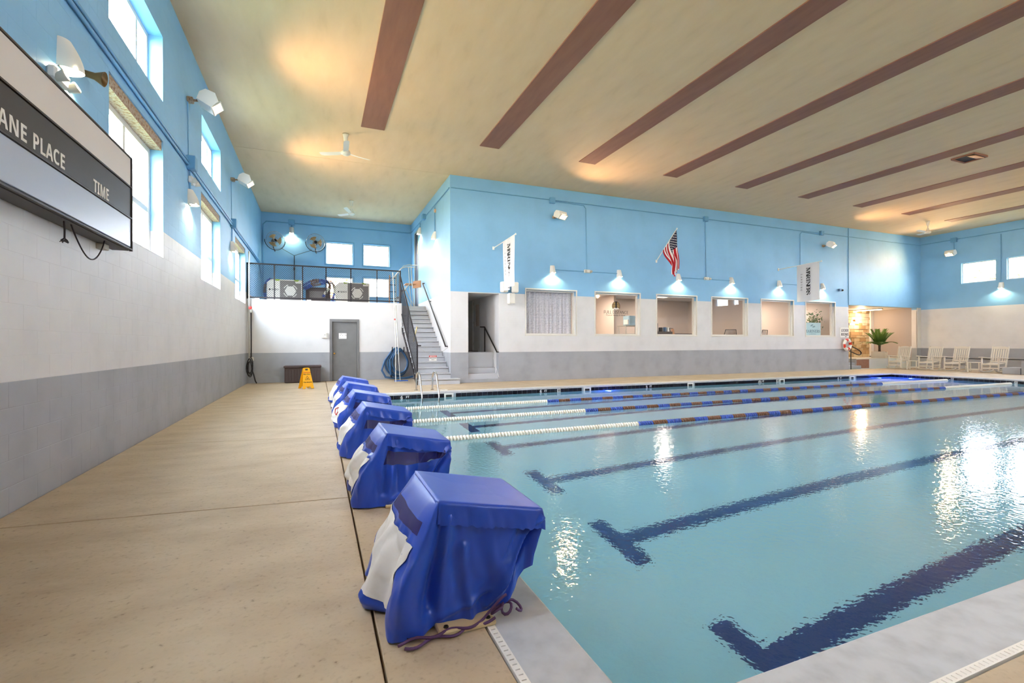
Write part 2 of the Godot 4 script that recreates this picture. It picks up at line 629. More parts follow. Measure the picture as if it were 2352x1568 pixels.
func build_ceiling() -> void:
	var c := setting("ceiling", "tan plaster ceiling with brown strips")
	var b := MB.new()
	b.span(Vector3(XW - 0.3, CEIL, -15.40), Vector3(XR + 0.3, CEIL + 0.3, 4.6))
	part(b, "ceiling_slab", M.ceil, c)
	b = MB.new()
	b.span(Vector3(XW - 0.3, CEIL, ZB - 0.3), Vector3(XR + 0.3, CEIL + 0.3, -15.412))
	part(b, "ceiling_slab", M.ceil, c)
	b = MB.new()
	b.span(Vector3(XW - 0.3, CEIL + 0.04, -15.42), Vector3(XR + 0.3, CEIL + 0.3, -15.39))
	part(b, "ceiling_joint", M.joint, c)
	for i in 9:
		b = MB.new()
		var x := 1.03 + 3.2 * i
		b.cbox(Vector3(x + 0.29, CEIL - 0.006, -4.25), Vector3(0.585, 0.03, 17.1), 0.006)
		part(b, "brown_strip", M.strip, c)
	b = MB.new()
	for q in [[Vector3(17.9, CEIL - 0.02, -8.15), Vector3(0.04, 0.05, 0.55)], [Vector3(18.6, CEIL - 0.02, -8.15), Vector3(0.04, 0.05, 0.55)], [Vector3(18.25, CEIL - 0.02, -8.42), Vector3(0.7, 0.05, 0.04)], [Vector3(18.25, CEIL - 0.02, -7.88), Vector3(0.7, 0.05, 0.04)]]:
		b.box(q[0], q[1])
	var h := thing("ceiling_hatch", "small dark access hatch in the ceiling beside a brown strip", "hatch", Vector3.ZERO)
	part(b, "frame", M.strip, h)
	b = MB.new()
	b.box(Vector3(18.25, CEIL - 0.005, -8.15), Vector3(0.68, 0.02, 0.5))
	part(b, "panel", M.dark, h)
	b = MB.new()
	b.box(Vector3(18.3, CEIL - 0.03, -8.02), Vector3(0.5, 0.02, 0.2), Basis(Vector3.RIGHT, 0.25))
	part(b, "flap", M.wood, h)


func slab(parent: Node, x0: float, x1: float, za0: float, za1: float, zb0: float, zb1: float, m: Material, called := "slab") -> void:
	# corners: near side za at x0 and x1, far side zb at x0 and x1
	var b := MB.new()
	var g := 0.006
	var e := 0.004
	var y0 := -0.12
	var top := [Vector3(x0 + g + e, 0, zb0 + g + e), Vector3(x1 - g - e, 0, zb1 + g + e), Vector3(x1 - g - e, 0, za1 - g - e), Vector3(x0 + g + e, 0, za0 - g - e)]
	var mid := [Vector3(x0 + g, -e, zb0 + g), Vector3(x1 - g, -e, zb1 + g), Vector3(x1 - g, -e, za1 - g), Vector3(x0 + g, -e, za0 - g)]
	b.quad(top[0], top[1], top[2], top[3])
	for i in 4:
		var j := (i + 1) % 4
		b.quad(top[j], top[i], mid[i], mid[j])
		b.quad(mid[j], mid[i], Vector3(mid[i].x, y0, mid[i].z), Vector3(mid[j].x, y0, mid[j].z))
	part(b, called, m, parent)


func build_deck() -> void:
	var f := setting("floor", "tan concrete pool deck in jointed slabs")
	var b := MB.new()
	b.span(Vector3(XW - 0.3, -0.5, ZB - 0.3), Vector3(PX0 - 0.3, -0.1, 4.6))
	b.span(Vector3(PX1 + 0.3, -0.5, ZF - 0.3), Vector3(XR + 0.3, -0.1, 4.6))
	b.span(Vector3(PX0 - 0.3, -0.5, ZB - 0.3), Vector3(PX1 + 0.3, -0.1, PZ1 - 0.3))
	b.span(Vector3(PX0 - 0.3, -0.5, PZ0 + 0.3), Vector3(PX1 + 0.3, -0.1, 4.6))
	part(b, "subfloor", M.joint, f)
	# deck along the left wall: joints lean a little
	var zl := [4.3, 1.6, -1.45, -4.52, -7.56, -10.84, -14.1, -18.1]
	var zr := [4.3, 1.6, -1.3, -4.28, -7.19, -10.27, -13.5, -18.1]
	for i in 7:
		slab(f, XW, 0.24, zl[i], zr[i], zl[i + 1], zr[i + 1], M.deck)
	zl = [4.3, 1.6, -1.3, -4.28, -7.19, -10.27, -13.04]
	for i in 6:
		slab(f, 0.24, 0.712, zl[i], zl[i], zl[i + 1], zl[i + 1], M.deck)
	# beyond the pool
	var x := 0.24
	while x < XR:
		var x1 := minf(x + 3.05, XR)
		slab(f, x, x1, -13.04, -13.04, -18.1 if x < 3.2 else ZF, -18.1 if x < 3.2 else ZF, M.deck)
		x = x1
	# right end
	var z := -13.04
	while z < 4.2:
		var z1 := minf(z + 3.05, 4.3)
		slab(f, PX1 + 0.34, 26.2, z1, z1, z, z, M.deck)
		slab(f, 26.2, XR, z1, z1, z, z, M.deck)
		z = z1
	# near side
	x = 0.712
	while x < PX1 + 0.3:
		var x1 := minf(x + 3.05, PX1 + 0.34)
		slab(f, x, x1, 4.3, 4.3, -1.05, -1.05, M.deck)
		x = x1


func slotted(parent: Node, a: Vector3, along: Vector3, across: Vector3, length: float, w: float) -> void:
	# a white channel cover with a slot every 4 cm
	var b := MB.new()
	var bs := Basis(along, Vector3.UP, along.cross(Vector3.UP))
	var C := func(s: float, t: float) -> Vector3: return a + along * s + across * t
	b.box(C.call(length / 2, w * 0.11), Vector3(length, 0.02, w * 0.22), bs)
	b.box(C.call(length / 2, w * 0.89), Vector3(length, 0.02, w * 0.22), bs)
	var n := int(length / 0.032)
	for i in n:
		b.box(C.call((i + 0.5) * length / n, w * 0.5), Vector3(length / n - 0.006, 0.02, w * 0.56), bs)
	tag(part(b, "slotted_cover", M.drain, parent), "", "", "", "stuff")


func build_pool() -> void:
	# coping stones
	var c := setting("trim_1", "pale grey coping round the pool")
	var prof := [Vector2(0.0, -0.045), Vector2(0.0, -0.012), Vector2(0.004, -0.004), Vector2(0.012, 0.0), Vector2(0.297, 0.0), Vector2(0.297, -0.12)]
	var ring := func(d: float, y: float) -> PackedVector3Array:
		return PackedVector3Array([Vector3(PX0 - d, y, PZ0 + d), Vector3(PX1 + d, y, PZ0 + d), Vector3(PX1 + d, y, PZ1 - d), Vector3(PX0 - d, y, PZ1 - d)])
	var b := MB.new()
	for side in 4:
		for i in prof.size() - 1:
			var r0: PackedVector3Array = ring.call(prof[i].x, prof[i].y)
			var r1: PackedVector3Array = ring.call(prof[i + 1].x, prof[i + 1].y)
			var j := (side + 1) % 4
			b.quad(r0[side], r0[j], r1[j], r1[side])
	for side in 4:
		var r0: PackedVector3Array = ring.call(0.0, -0.045)
		var r1: PackedVector3Array = ring.call(0.12, -0.045)
		var j := (side + 1) % 4
		b.quad(r0[side], r1[side], r1[j], r0[j])
	part(b, "coping", M.coping, c)
	var d := thing("deck_drain", "narrow white slotted drain strip beside the coping", "drain", Vector3.ZERO)
	slotted(d, Vector3(0.715, -0.008, -1.05), Vector3.FORWARD, Vector3.RIGHT, 12.0, 0.037)
	slotted(d, Vector3(0.715, -0.008, -1.052), Vector3.RIGHT, Vector3.FORWARD, 22.0, 0.037)
	slotted(d, Vector3(0.715, -0.008, -13.037), Vector3.RIGHT, Vector3.BACK, 22.0, 0.037)
	slotted(d, Vector3(PX1 + 0.303, -0.008, -1.05), Vector3.FORWARD, Vector3.RIGHT, 12.0, 0.037)
	# shell
	var p := setting("floor_pool", "pale blue painted pool basin with a band of navy tiles")
	var dl := -1.85
	var dr := -1.35
	b = MB.new()
	b.quad(Vector3(PX0, dl, PZ1), Vector3(PX1, dr, PZ1), Vector3(PX1, dr, PZ0), Vector3(PX0, dl, PZ0))
	part(b, "basin_floor", M.floor_paint, p)
	b = MB.new()
	b.span(Vector3(PX0 - 0.2, -2.1, PZ1 - 0.2), Vector3(PX1 + 0.2, -0.05, PZ1))
	b.span(Vector3(PX0 - 0.2, -2.1, PZ0), Vector3(PX1 + 0.2, -0.05, PZ0 + 0.2))
	b.span(Vector3(PX0 - 0.2, -2.1, PZ1), Vector3(PX0, -0.05, PZ0))
	b.span(Vector3(PX1, -2.1, PZ1), Vector3(PX1 + 0.2, -0.05, PZ0))
	part(b, "basin_wall", M.floor_paint, p)
	# waterline tiles on the far side and the right end
	var tile := MB.new()
	tile.cbox(Vector3.ZERO, Vector3(0.146, 0.146, 0.014), 0.003)
	var tm := tile.mesh()
	var skip := [[3.16, 3.42], [7.5, 7.78], [11.54, 11.8], [15.88, 16.15], [19.87, 20.13]]
	b = MB.new()
	b.span(Vector3(PX0, -0.2, PZ1), Vector3(PX1, -0.046, PZ1 + 0.004))
	b.span(Vector3(PX1 - 0.004, -0.2, PZ1), Vector3(PX1, -0.046, PZ0))
	part(b, "grout", M.grout, p)
	var x := PX0 + 0.076
	while x < PX1:
		var clear := true
		for s in skip:
			if x > s[0] - 0.05 and x < s[1] + 0.05:
				clear = false
		if clear:
			var o := part(tm, "tile", M.tile, p)
			o.position = Vector3(x, -0.12, PZ1 + 0.006)
		x += 0.1524
	var z := PZ1 + 0.09
	while z < PZ0:
		var o := part(tm, "tile", M.tile, p)
		o.transform = Transform3D(Basis(Vector3.UP, PI / 2), Vector3(PX1 - 0.006, -0.12, z))
		z += 0.1524
	b = MB.new()
	b.span(Vector3(PX0, -0.225, PZ1), Vector3(PX1, -0.2, PZ1 + 0.012))
	part(b, "tile_edge", M.tile, p)
	# lane lines on the floor, each ending in a T
	for i in 6:
		var zc := -2.46 - 1.8 * i
		b = MB.new()
		var Y := func(xx: float) -> float: return dl + (dr - dl) * (xx - PX0) / (PX1 - PX0) + 0.004
		for q in [[2.84, 3.04, 0.46], [3.04, 20.4, 0.115], [20.4, 20.6, 0.46]]:
			b.quad(Vector3(q[0], Y.call(q[0]), zc - q[2]), Vector3(q[1], Y.call(q[1]), zc - q[2]), Vector3(q[1], Y.call(q[1]), zc + q[2]), Vector3(q[0], Y.call(q[0]), zc + q[2]))
		part(b, "lane_line", M.lane, p)
	# water: quiet behind the lane ropes, rippled in the open lanes
	var w := thing("pool_water", "clear pale blue pool water with ripples and lamp glitter", "water", Vector3.ZERO)
	w.set_meta("kind", "stuff")
	b = MB.new()
	b.quad(Vector3(PX0, WATER, PZ1), Vector3(PX1, WATER, PZ1), Vector3(PX1, WATER, -6.96), Vector3(PX0, WATER, -6.96))
	part(b, "quiet_water", M.water, w)
	b = MB.new()
	b.quad(Vector3(PX0, WATER, -6.96), Vector3(PX1, WATER, -6.96), Vector3(PX1, WATER, PZ0), Vector3(PX0, WATER, PZ0))
	part(b, "rippled_water", M.water_rough, w)


# ---------------------------------------------------------------- windows of the hall
func pane_frame(parent: Node3D, x0: float, x1: float, y0: float, y1: float, z: float, w: float, cols: Array, rows: Array, m: Material, deep := 0.06) -> void:
	# frame bars round and between the panes, in local x-y, glass in each cell
	var b := MB.new()
	b.span(Vector3(x0, y0, z - deep / 2), Vector3(x0 + w, y1, z + deep / 2))
	b.span(Vector3(x1 - w, y0, z - deep / 2), Vector3(x1, y1, z + deep / 2))
	b.span(Vector3(x0 + w, y0, z - deep / 2), Vector3(x1 - w, y0 + w, z + deep / 2))
	b.span(Vector3(x0 + w, y1 - w, z - deep / 2), Vector3(x1 - w, y1, z + deep / 2))
	part(b, "window_frame", m, parent)
	var xs := [x0 + w / 2] + cols + [x1 - w / 2]
	var ys := [y0 + w / 2] + rows + [y1 - w / 2]
	for c in cols:
		b = MB.new()
		b.span(Vector3(c - w / 2, y0 + w, z - deep * 0.4), Vector3(c + w / 2, y1 - w, z + deep * 0.4))
		part(b, "mullion", m, parent)
	for r in rows:
		b = MB.new()
		b.span(Vector3(x0 + w, r - w / 2, z - deep * 0.35), Vector3(x1 - w, r + w / 2, z + deep * 0.35))
		part(b, "transom", m, parent)
	for i in xs.size() - 1:
		for j in ys.size() - 1:
			b = MB.new()
			b.quad(Vector3(xs[i] + w / 2, ys[j + 1] - w / 2, z), Vector3(xs[i + 1] - w / 2, ys[j + 1] - w / 2, z), Vector3(xs[i + 1] - w / 2, ys[j] + w / 2, z), Vector3(xs[i] + w / 2, ys[j] + w / 2, z))
			part(b, "pane", M.glass, parent)


func build_windows() -> void:
	var k := 1
	var left := Basis(Vector3.FORWARD, Vector3.UP, Vector3.RIGHT)
	for z in [7.84, 12.48, 16.8, 3.24]:
		var w := setting("window_%d" % k, "tall white framed window low in the left wall")
		w.transform = Transform3D(left, Vector3(XW, 0, 0))
		pane_frame(w, z - 1.03, z + 1.03, 2.63, 4.3, -0.2, 0.08, [z], [3.35], M.frame)
		var b := MB.new()
		b.span(Vector3(z - 1.03, 4.3, -0.28), Vector3(z + 1.03, 4.452, -0.02))
		part(b, "lintel", M.rust, w)
		b = MB.new()
		b.cbox(Vector3(z, 2.64, -0.13), Vector3(2.06, 0.02, 0.26), 0.005)
		part(b, "sill", M.white, w)
		k += 1
	for z in [7.84, 12.55, 3.24]:
		var w := setting("window_%d" % k, "square clerestory window high in the left wall")
		w.transform = Transform3D(left, Vector3(XW, 0, 0))
		pane_frame(w, z - 1.03, z + 1.03, 5.06, 6.06, -0.22, 0.065, [z + 0.55], [], M.frame)
		k += 1
	for q in [[0.31, 1.46, 4.845, 5.815], [1.89, 3.065, 4.86, 5.83], [0.31, 1.46, 3.3, 4.29], [1.89, 3.065, 3.44, 4.32]]:
		var w := setting("window_%d" % k, "window in the blue back wall of the balcony")
		w.position = Vector3(0, 0, ZB)
		pane_frame(w, q[0], q[1], q[2], q[3], -0.1, 0.045, [], [], M.frame)
		var b := MB.new()
		for e in [[q[0] - 0.05, q[0], q[2] - 0.05, q[3] + 0.05], [q[1], q[1] + 0.05, q[2] - 0.05, q[3] + 0.05], [q[0], q[1], q[2] - 0.05, q[2]], [q[0], q[1], q[3], q[3] + 0.05]]:
			b.span(Vector3(e[0], e[2], -0.01), Vector3(e[1], e[3], 0.018))
		part(b, "casing", M.pipe_blue, w)
		k += 1
	for z in [-12.975, -11.275, -8.4, -6.7, -3.8, -2.1]:
		var w := setting("window_%d" % k, "wide window high in the far end wall")
		w.transform = Transform3D(Basis(Vector3.BACK, Vector3.UP, Vector3.LEFT), Vector3(XR, 0, 0))
		pane_frame(w, z - 0.655, z + 0.655, 4.24, 5.255, -0.12, 0.045, [], [], M.frame)
		k += 1
	for x in [-25.0, -20.5, -16.0, -11.5, -7.0]:
		var w := setting("window_%d" % k, "wide window high in the near side wall")
		w.transform = Transform3D(Basis(Vector3.LEFT, Vector3.UP, Vector3.FORWARD), Vector3(0, 0, 4.3))
		pane_frame(w, x, x + 2.6, 5.72, 6.67, -0.12, 0.045, [x + 1.3], [], M.frame)
		k += 1
	for i in 6:
		var x := 6.785 + 2.836 * i
		var w := setting("window_%d" % k, "office window overlooking the pool")
		w.position = Vector3(0, 0, ZF)
		var b := MB.new()
		var t := 0.045
		for e in [[x - t, x, 1.575, 3.265], [x + 2.0, x + 2.0 + t, 1.575, 3.265], [x, x + 2.0, 1.575, 1.62], [x, x + 2.0, 3.22, 3.265]]:
			b.span(Vector3(e[0], e[2], -0.02), Vector3(e[1], e[3], 0.022))
		part(b, "casing", M.frame, w)
		pane_frame(w, x, x + 2.0, 1.62, 3.22, -0.16, 0.05, [], [], M.frame, 0.08)
		b = MB.new()
		b.cbox(Vector3(x + 1.0, 1.615, -0.07), Vector3(2.0, 0.025, 0.2), 0.004)
		part(b, "sill", M.frame, w)
		k += 1


# ---------------------------------------------------------------- stairs
func build_stairs() -> void:
	var s := thing("staircase", "grey painted concrete stairs rising to the balcony", "stairs", Vector3.ZERO)
	var rise := 2.83 / 16.0
	var run := 4.24 / 15.0
	for i in 15:
		var y := (i + 1) * rise
		var z0 := -15.05 - i * run
		var b := MB.new()
		if i == 0:
			b.span(Vector3(2.92, 0.0, z0 - 0.3), Vector3(4.28, y - 0.05, z0 - 0.01))
		else:
			b.span(Vector3(2.92, y - rise - 0.02, z0 - 0.03), Vector3(XC - 0.012, y - 0.052, z0))
		part(b, "riser", M.stair, s)
		b = MB.new()
		if i == 0:
			b.cbox(Vector3(3.6, y - 0.018, z0 - 0.16 + 0.02), Vector3(1.38, 0.036, 0.32), 0.008)
		else:
			b.cbox(Vector3((2.91 + XC - 0.01) / 2, y - 0.018, z0 - run / 2 + 0.02), Vector3(XC - 0.01 - 2.91, 0.036, run + 0.045), 0.008)
		part(b, "tread", M.stair, s)
	var b := MB.new()
	b.prism(PackedVector2Array([Vector2(15.1, 0.0), Vector2(15.3, 0.0), Vector2(19.3, 2.56), Vector2(19.3, 2.68), Vector2(15.1, 0.02)]), 0.0, 0.03, Transform3D(Basis(Vector3.FORWARD, Vector3.UP, Vector3.RIGHT), Vector3(2.89, 0, 0)))
	part(b, "stringer", M.iron, s)
	b = MB.new()
	b.span(Vector3(2.92, 2.65, -19.31), Vector3(XC - 0.012, 2.829, -19.28))
	part(b, "riser", M.stair, s)


func build_nook() -> void:
	var s := setting("wall_nook", "walls of the recessed side entrance")
	var b := MB.new()
	b.span(Vector3(4.41, 0, -19.2), Vector3(4.66, 3.2, ZF - 0.25))
	b.span(Vector3(5.755, 0, -17.38), Vector3(5.95, 3.2, ZF - 0.25))
	b.span(Vector3(5.755, 3.12, -18.42), Vector3(5.95, 3.2, -17.38))
	b.span(Vector3(5.755, 0, -19.2), Vector3(5.95, 3.2, -18.42))
	b.span(Vector3(4.41, 0, -19.4), Vector3(5.95, 3.2, -19.2))
	part(b, "nook_wall", M.white, s)
	b = MB.new()
	b.span(Vector3(4.41, 3.05, -19.3), Vector3(5.95, 3.25, ZF - 0.2))
	part(b, "nook_ceiling", M.white, s)
	var st := thing("entrance_steps", "five grey concrete steps inside the recessed doorway", "steps", Vector3.ZERO)
	for i in 5:
		b = MB.new()
		b.cbox(Vector3(5.2075, 0.055 + (i + 1) * 0.09, -15.45 - i * 0.3 - 1.0), Vector3(1.094, 0.11 + (i + 1) * 0.18 - 0.001, 2.0 + (1.5 if i == 4 else 0.0)), 0.008)
		part(b, "step", M.stair, st)
	var d := setting("door_1", "grey door with a glass panel up the entrance steps")
	d.transform = Transform3D(Basis(Vector3.BACK, Vector3.UP, Vector3.LEFT), Vector3(5.755, 0, 0))
	b = MB.new()
	b.span(Vector3(-18.42, 1.01, -0.12), Vector3(-18.36, 3.12, 0.02))
	b.span(Vector3(-17.44, 1.01, -0.12), Vector3(-17.38, 3.12, 0.02))
	b.span(Vector3(-18.42, 3.06, -0.12), Vector3(-17.38, 3.12, 0.02))
	part(b, "door_frame", M.white, d)
	b = MB.new()
	b.span(Vector3(-18.36, 1.01, -0.09), Vector3(-18.15, 3.06, -0.04))
	b.span(Vector3(-17.65, 1.01, -0.09), Vector3(-17.44, 3.06, -0.04))
	b.span(Vector3(-18.15, 1.01, -0.09), Vector3(-17.65, 2.0, -0.04))
	b.span(Vector3(-18.15, 2.85, -0.09), Vector3(-17.65, 3.06, -0.04))
	part(b, "leaf", M.white, d)
	b = MB.new()
	b.span(Vector3(-18.15, 2.0, -0.07), Vector3(-17.65, 2.85, -0.06))
	part(b, "door_glass", M.office, d)
	for y in [1.25, 2.1, 2.85]:
		b = MB.new()
		b.span(Vector3(-18.38, y, -0.045), Vector3(-18.33, y + 0.1, -0.03))
		part(b, "hinge", M.alu, d)
	b = MB.new()
	b.span(Vector3(4.75, 1.012, -18.4), Vector3(5.7, 1.03, -17.5))
	tag(part(b, "door_mat", M.brown_box), "dark mat on the landing before the entrance door", "mat")
	var r := thing("handrail", "black steel handrail climbing the entrance steps", "handrail", Vector3.ZERO)
	b = MB.new()
	b.tube([Vector3(5.66, 1.02, -15.3), Vector3(5.66, 1.92, -16.62), Vector3(5.66, 1.94, -17.1)], 0.024, 10)
	part(b, "rail", M.black, r)
	b = MB.new()
	b.tube([Vector3(5.66, 0.65, -16.6), Vector3(5.66, 1.9, -16.6)], 0.022, 8)
	part(b, "post", M.black, r)
	b = MB.new()
	b.tube([Vector3(5.66, 1.02, -15.3), Vector3(5.745, 1.02, -15.36)], 0.018, 8)
	part(b, "bracket", M.black, r)
	var cp := MB.new()
	cp.tube([Vector3(5.74, 1.2, -16.2), Vector3(5.74, 1.1, -16.15), Vector3(5.745, 0.15, -15.34)], 0.007, 6)
	tag(part(cp, "drop_wire", M.plastic), "thin white cable slanting down the jamb of the entrance", "cable")


func build_alcove() -> void:
	var s := setting("wall_alcove", "beige walls of the recess behind the rocking chairs")
	var b := MB.new()
	b.span(Vector3(29.46, -0.1, -17.8), Vector3(29.76, 3.4, ZF - 0.25))
	b.span(Vector3(23.7, -0.1, -17.8), Vector3(23.96, 3.4, ZF - 0.25))
	part(b, "side_wall", M.alc_wall, s)
	b = MB.new()
	b.span(Vector3(23.7, 3.15, -17.9), Vector3(29.8, 3.4, ZF - 0.2))
	part(b, "soffit", M.white, s)
	b = MB.new()
	b.span(Vector3(23.7, -0.1, -17.9), Vector3(29.8, 3.4, -17.62))
	part(b, "back_wall", M.alc_wall, s)
	b = MB.new()
	b.cbox(Vector3(29.33, 1.85, -17.56), Vector3(0.26, 2.6, 0.14), 0.01)
	part(b, "column", M.white, s)
	b = MB.new()
	b.span(Vector3(29.46, 1.03, ZF - 0.02), Vector3(29.78, 3.15, ZF + 0.02))
	part(b, "door_post", M.frame, s)
	# cut stone facing
	var y := 0.5
	var row := 0
	while y < 3.1:
		var h: float = [0.16, 0.22, 0.13, 0.19][row % 4]
		var x := 23.98
		while x < 29.18:
			var w := rng.randf_range(0.25, 0.55)
			var x1 := minf(x + w, 29.2)
			var t := rng.randf_range(0.03, 0.07)
			b = MB.new()
			b.cbox(Vector3((x + x1) / 2, y + h / 2, -17.62 + t / 2), Vector3(x1 - x - 0.008, minf(h, 3.14 - y) - 0.008, t), 0.008)
			part(b, "stone", M[["stone_a", "stone_b", "stone_c"][(rng.randi() % 2) + (1 if y > 2.1 else 0)]], s)
			x = x1
		y += h
		row += 1
	var f := setting("floor_alcove", "raised floor of the recess")
	b = MB.new()
	b.span(Vector3(25.3, -0.1, -17.7), Vector3(29.46, 0.46, -15.86))
	part(b, "platform", M.white, f)
	b = MB.new()
	b.cbox(Vector3(27.37, 0.48, -16.76), Vector3(4.18, 0.04, 1.86), 0.01)
	part(b, "platform_cap", M.frame, f)
	b = MB.new()
	b.span(Vector3(25.32, 0.0, -15.87), Vector3(26.3, 0.455, -15.845))
	part(b, "facing_panel", M.strip, f)
	var st := thing("alcove_steps", "two low grey steps at the corner of the recess", "steps", Vector3.ZERO)
	for i in 2:
		b = MB.new()
		b.cbox(Vector3(24.63, 0.08 + i * 0.08, -16.2 - i * 0.3), Vector3(1.3, 0.16 + i * 0.16, 1.2), 0.01)
		part(b, "step", M.grey, st)
	var r := thing("handrail", "black looped handrail beside the steps of the recess", "handrail", Vector3.ZERO)
	b = MB.new()
	var pts := [Vector3(23.97, 1.2, -15.35), Vector3(24.6, 0.98, -15.35), Vector3(24.78, 0.9, -15.35), Vector3(24.87, 0.82, -15.35), Vector3(24.84, 0.74, -15.35), Vector3(24.72, 0.705, -15.35), Vector3(24.55, 0.73, -15.35), Vector3(23.97, 0.92, -15.35)]
	b.tube(pts, 0.025, 10)
	part(b, "rail", M.black, r)
	b = MB.new()
	b.tube([Vector3(24.1, 0.0, -15.35), Vector3(24.1, 1.16, -15.35)], 0.02, 8)
	part(b, "post", M.black, r)
	# low bench wall along the far end
	var w := setting("trim_2", "low grey ledge along the foot of the far end wall")
	b = MB.new()
	b.span(Vector3(29.3, -0.1, ZF), Vector3(XR, 0.5, 4.3))
	part(b, "ledge_body", M.grey, w)
	b = MB.new()
	b.cbox(Vector3(29.53, 0.56, -5.53), Vector3(0.5, 0.05, 19.6), 0.01)
	part(b, "ledge_cap", M.grey, w)
	var sb := thing("entry_blocks", "stacked grey concrete step blocks at the right edge of the deck", "steps", Vector3.ZERO)
	b = MB.new()
	b.cbox(Vector3(26.6, 0.13, -10.35), Vector3(0.9, 0.27, 0.55), 0.01)
	part(b, "low_block", M.grey, sb)
	b = MB.new()
	b.cbox(Vector3(26.6, 0.26, -9.0), Vector3(0.9, 0.53, 2.1), 0.01)
	part(b, "high_block", M.grey, sb)
	# ceiling tube of the recess
	var l := thing("tube_light", "glowing fluorescent tube under the soffit of the recess", "lamp", Vector3(27.82, 3.1, -16.75))
	b = MB.new()
	b.cbox(Vector3(0, 0.02, 0), Vector3(0.14, 0.05, 1.3), 0.01)
	part(b, "housing", M.plastic, l)
	b = MB.new()
	b.tube([Vector3(0, -0.03, -0.62), Vector3(0, -0.03, 0.62)], 0.022, 10)
	part(b, "glowing_tube", glow(Color(1.0, 0.93, 0.80), 6.0), l)
	area_lamp(l, Vector3(0, -0.06, 0), Vector2(1.2, 0.1), 6.0, Color(1.0, 0.86, 0.70), Vector3(PI / -2, PI / 2, 0))
	l = thing("wall_lamp", "bright wall lamp on the stone facing of the recess", "lamp", Vector3(27.95, 2.55, -17.5))
	b = MB.new()
	b.cbox(Vector3.ZERO, Vector3(0.36, 0.1, 0.12), 0.01)
	part(b, "shade", M.wood, l)
	for yy in [-0.12, 0.12]:
		b = MB.new()
		b.cbox(Vector3(0, yy, 0.0), Vector3(0.3, 0.1, 0.08), 0.01)
		part(b, "bulb", glow(Color(1.0, 0.88, 0.70), 4.0), l)
	omni(l, Vector3(0, 0, 0.25), 1.3, Color(1.0, 0.84, 0.66), 0.1)


func area_lamp(parent: Node3D, at: Vector3, size: Vector2, e: float, c: Color, rot: Vector3) -> void:
	var a := AreaLight3D.new()
	a.name = "lamp_light"
	parent.add_child(a, true)
	a.position = at
	a.rotation = rot
	a.area_size = size
	a.area_normalize_energy = false
	a.light_energy = e
	a.light_color = c
	a.area_range = 60.0
	a.shadow_enabled = true


func omni(parent: Node3D, at: Vector3, e: float, c: Color, r: float) -> void:
	var a := OmniLight3D.new()
	a.name = "lamp_light"
	parent.add_child(a, true)
	a.position = at
	a.light_energy = e
	a.light_color = c
	a.light_size = r
	a.omni_range = 60.0
	a.omni_attenuation = 2.0
	a.shadow_enabled = true


func spot(parent: Node3D, at: Vector3, dir: Vector3, e: float, c: Color, ang: float, r: float, soft := 1.0) -> void:
	var a := SpotLight3D.new()
	a.name = "lamp_light"
	parent.add_child(a, true)
	a.position = at
	a.basis = Basis.looking_at(dir, Vector3.UP if absf(dir.normalized().y) < 0.95 else Vector3.BACK)
	a.light_energy = e
	a.light_color = c
	a.light_size = r
	a.spot_range = 60.0
	a.spot_attenuation = 2.0
	a.spot_angle = ang
	a.spot_angle_attenuation = soft
	a.shadow_enabled = true


func seat_chair(label: String, at: Vector3, turn: float, m: Material) -> void:
	var c := thing("office_chair", label, "chair", at, turn, "chairs behind the office windows")
	var b := MB.new()
	b.cbox(Vector3(0, 0.45, 0), Vector3(0.5, 0.05, 0.46), 0.02)
	part(b, "seat", m, c)
	var rows := []
	for i in 7:
		var row := PackedVector3Array()
		for j in 9:
			var u := -1.0 + 2.0 * j / 8
			row.append(Vector3(u * (0.27 - 0.03 * i / 6.0), 0.55 + 0.4 * i / 6.0, -0.24 - 0.05 * i / 6.0 + 0.05 * u * u))
		rows.append(row)
	b = MB.new()
	b.grid(rows)
	part(b, "backrest", m, c)
	b = MB.new()
	b.tube([Vector3(-0.27, 0.45, -0.2), Vector3(-0.28, 0.75, -0.25), Vector3(-0.24, 0.96, -0.29), Vector3(0.24, 0.96, -0.29), Vector3(0.28, 0.75, -0.25), Vector3(0.27, 0.45, -0.2)], 0.014, 6)
	part(b, "back_frame", M.iron, c)
	for sx in [-1, 1]:
		for sz in [-1, 1]:
			b = MB.new()
			b.tube([Vector3(sx * 0.22, 0.44, sz * 0.2), Vector3(sx * 0.24, 0.0, sz * 0.22)], 0.014, 6)
			part(b, "leg", M.iron, c)


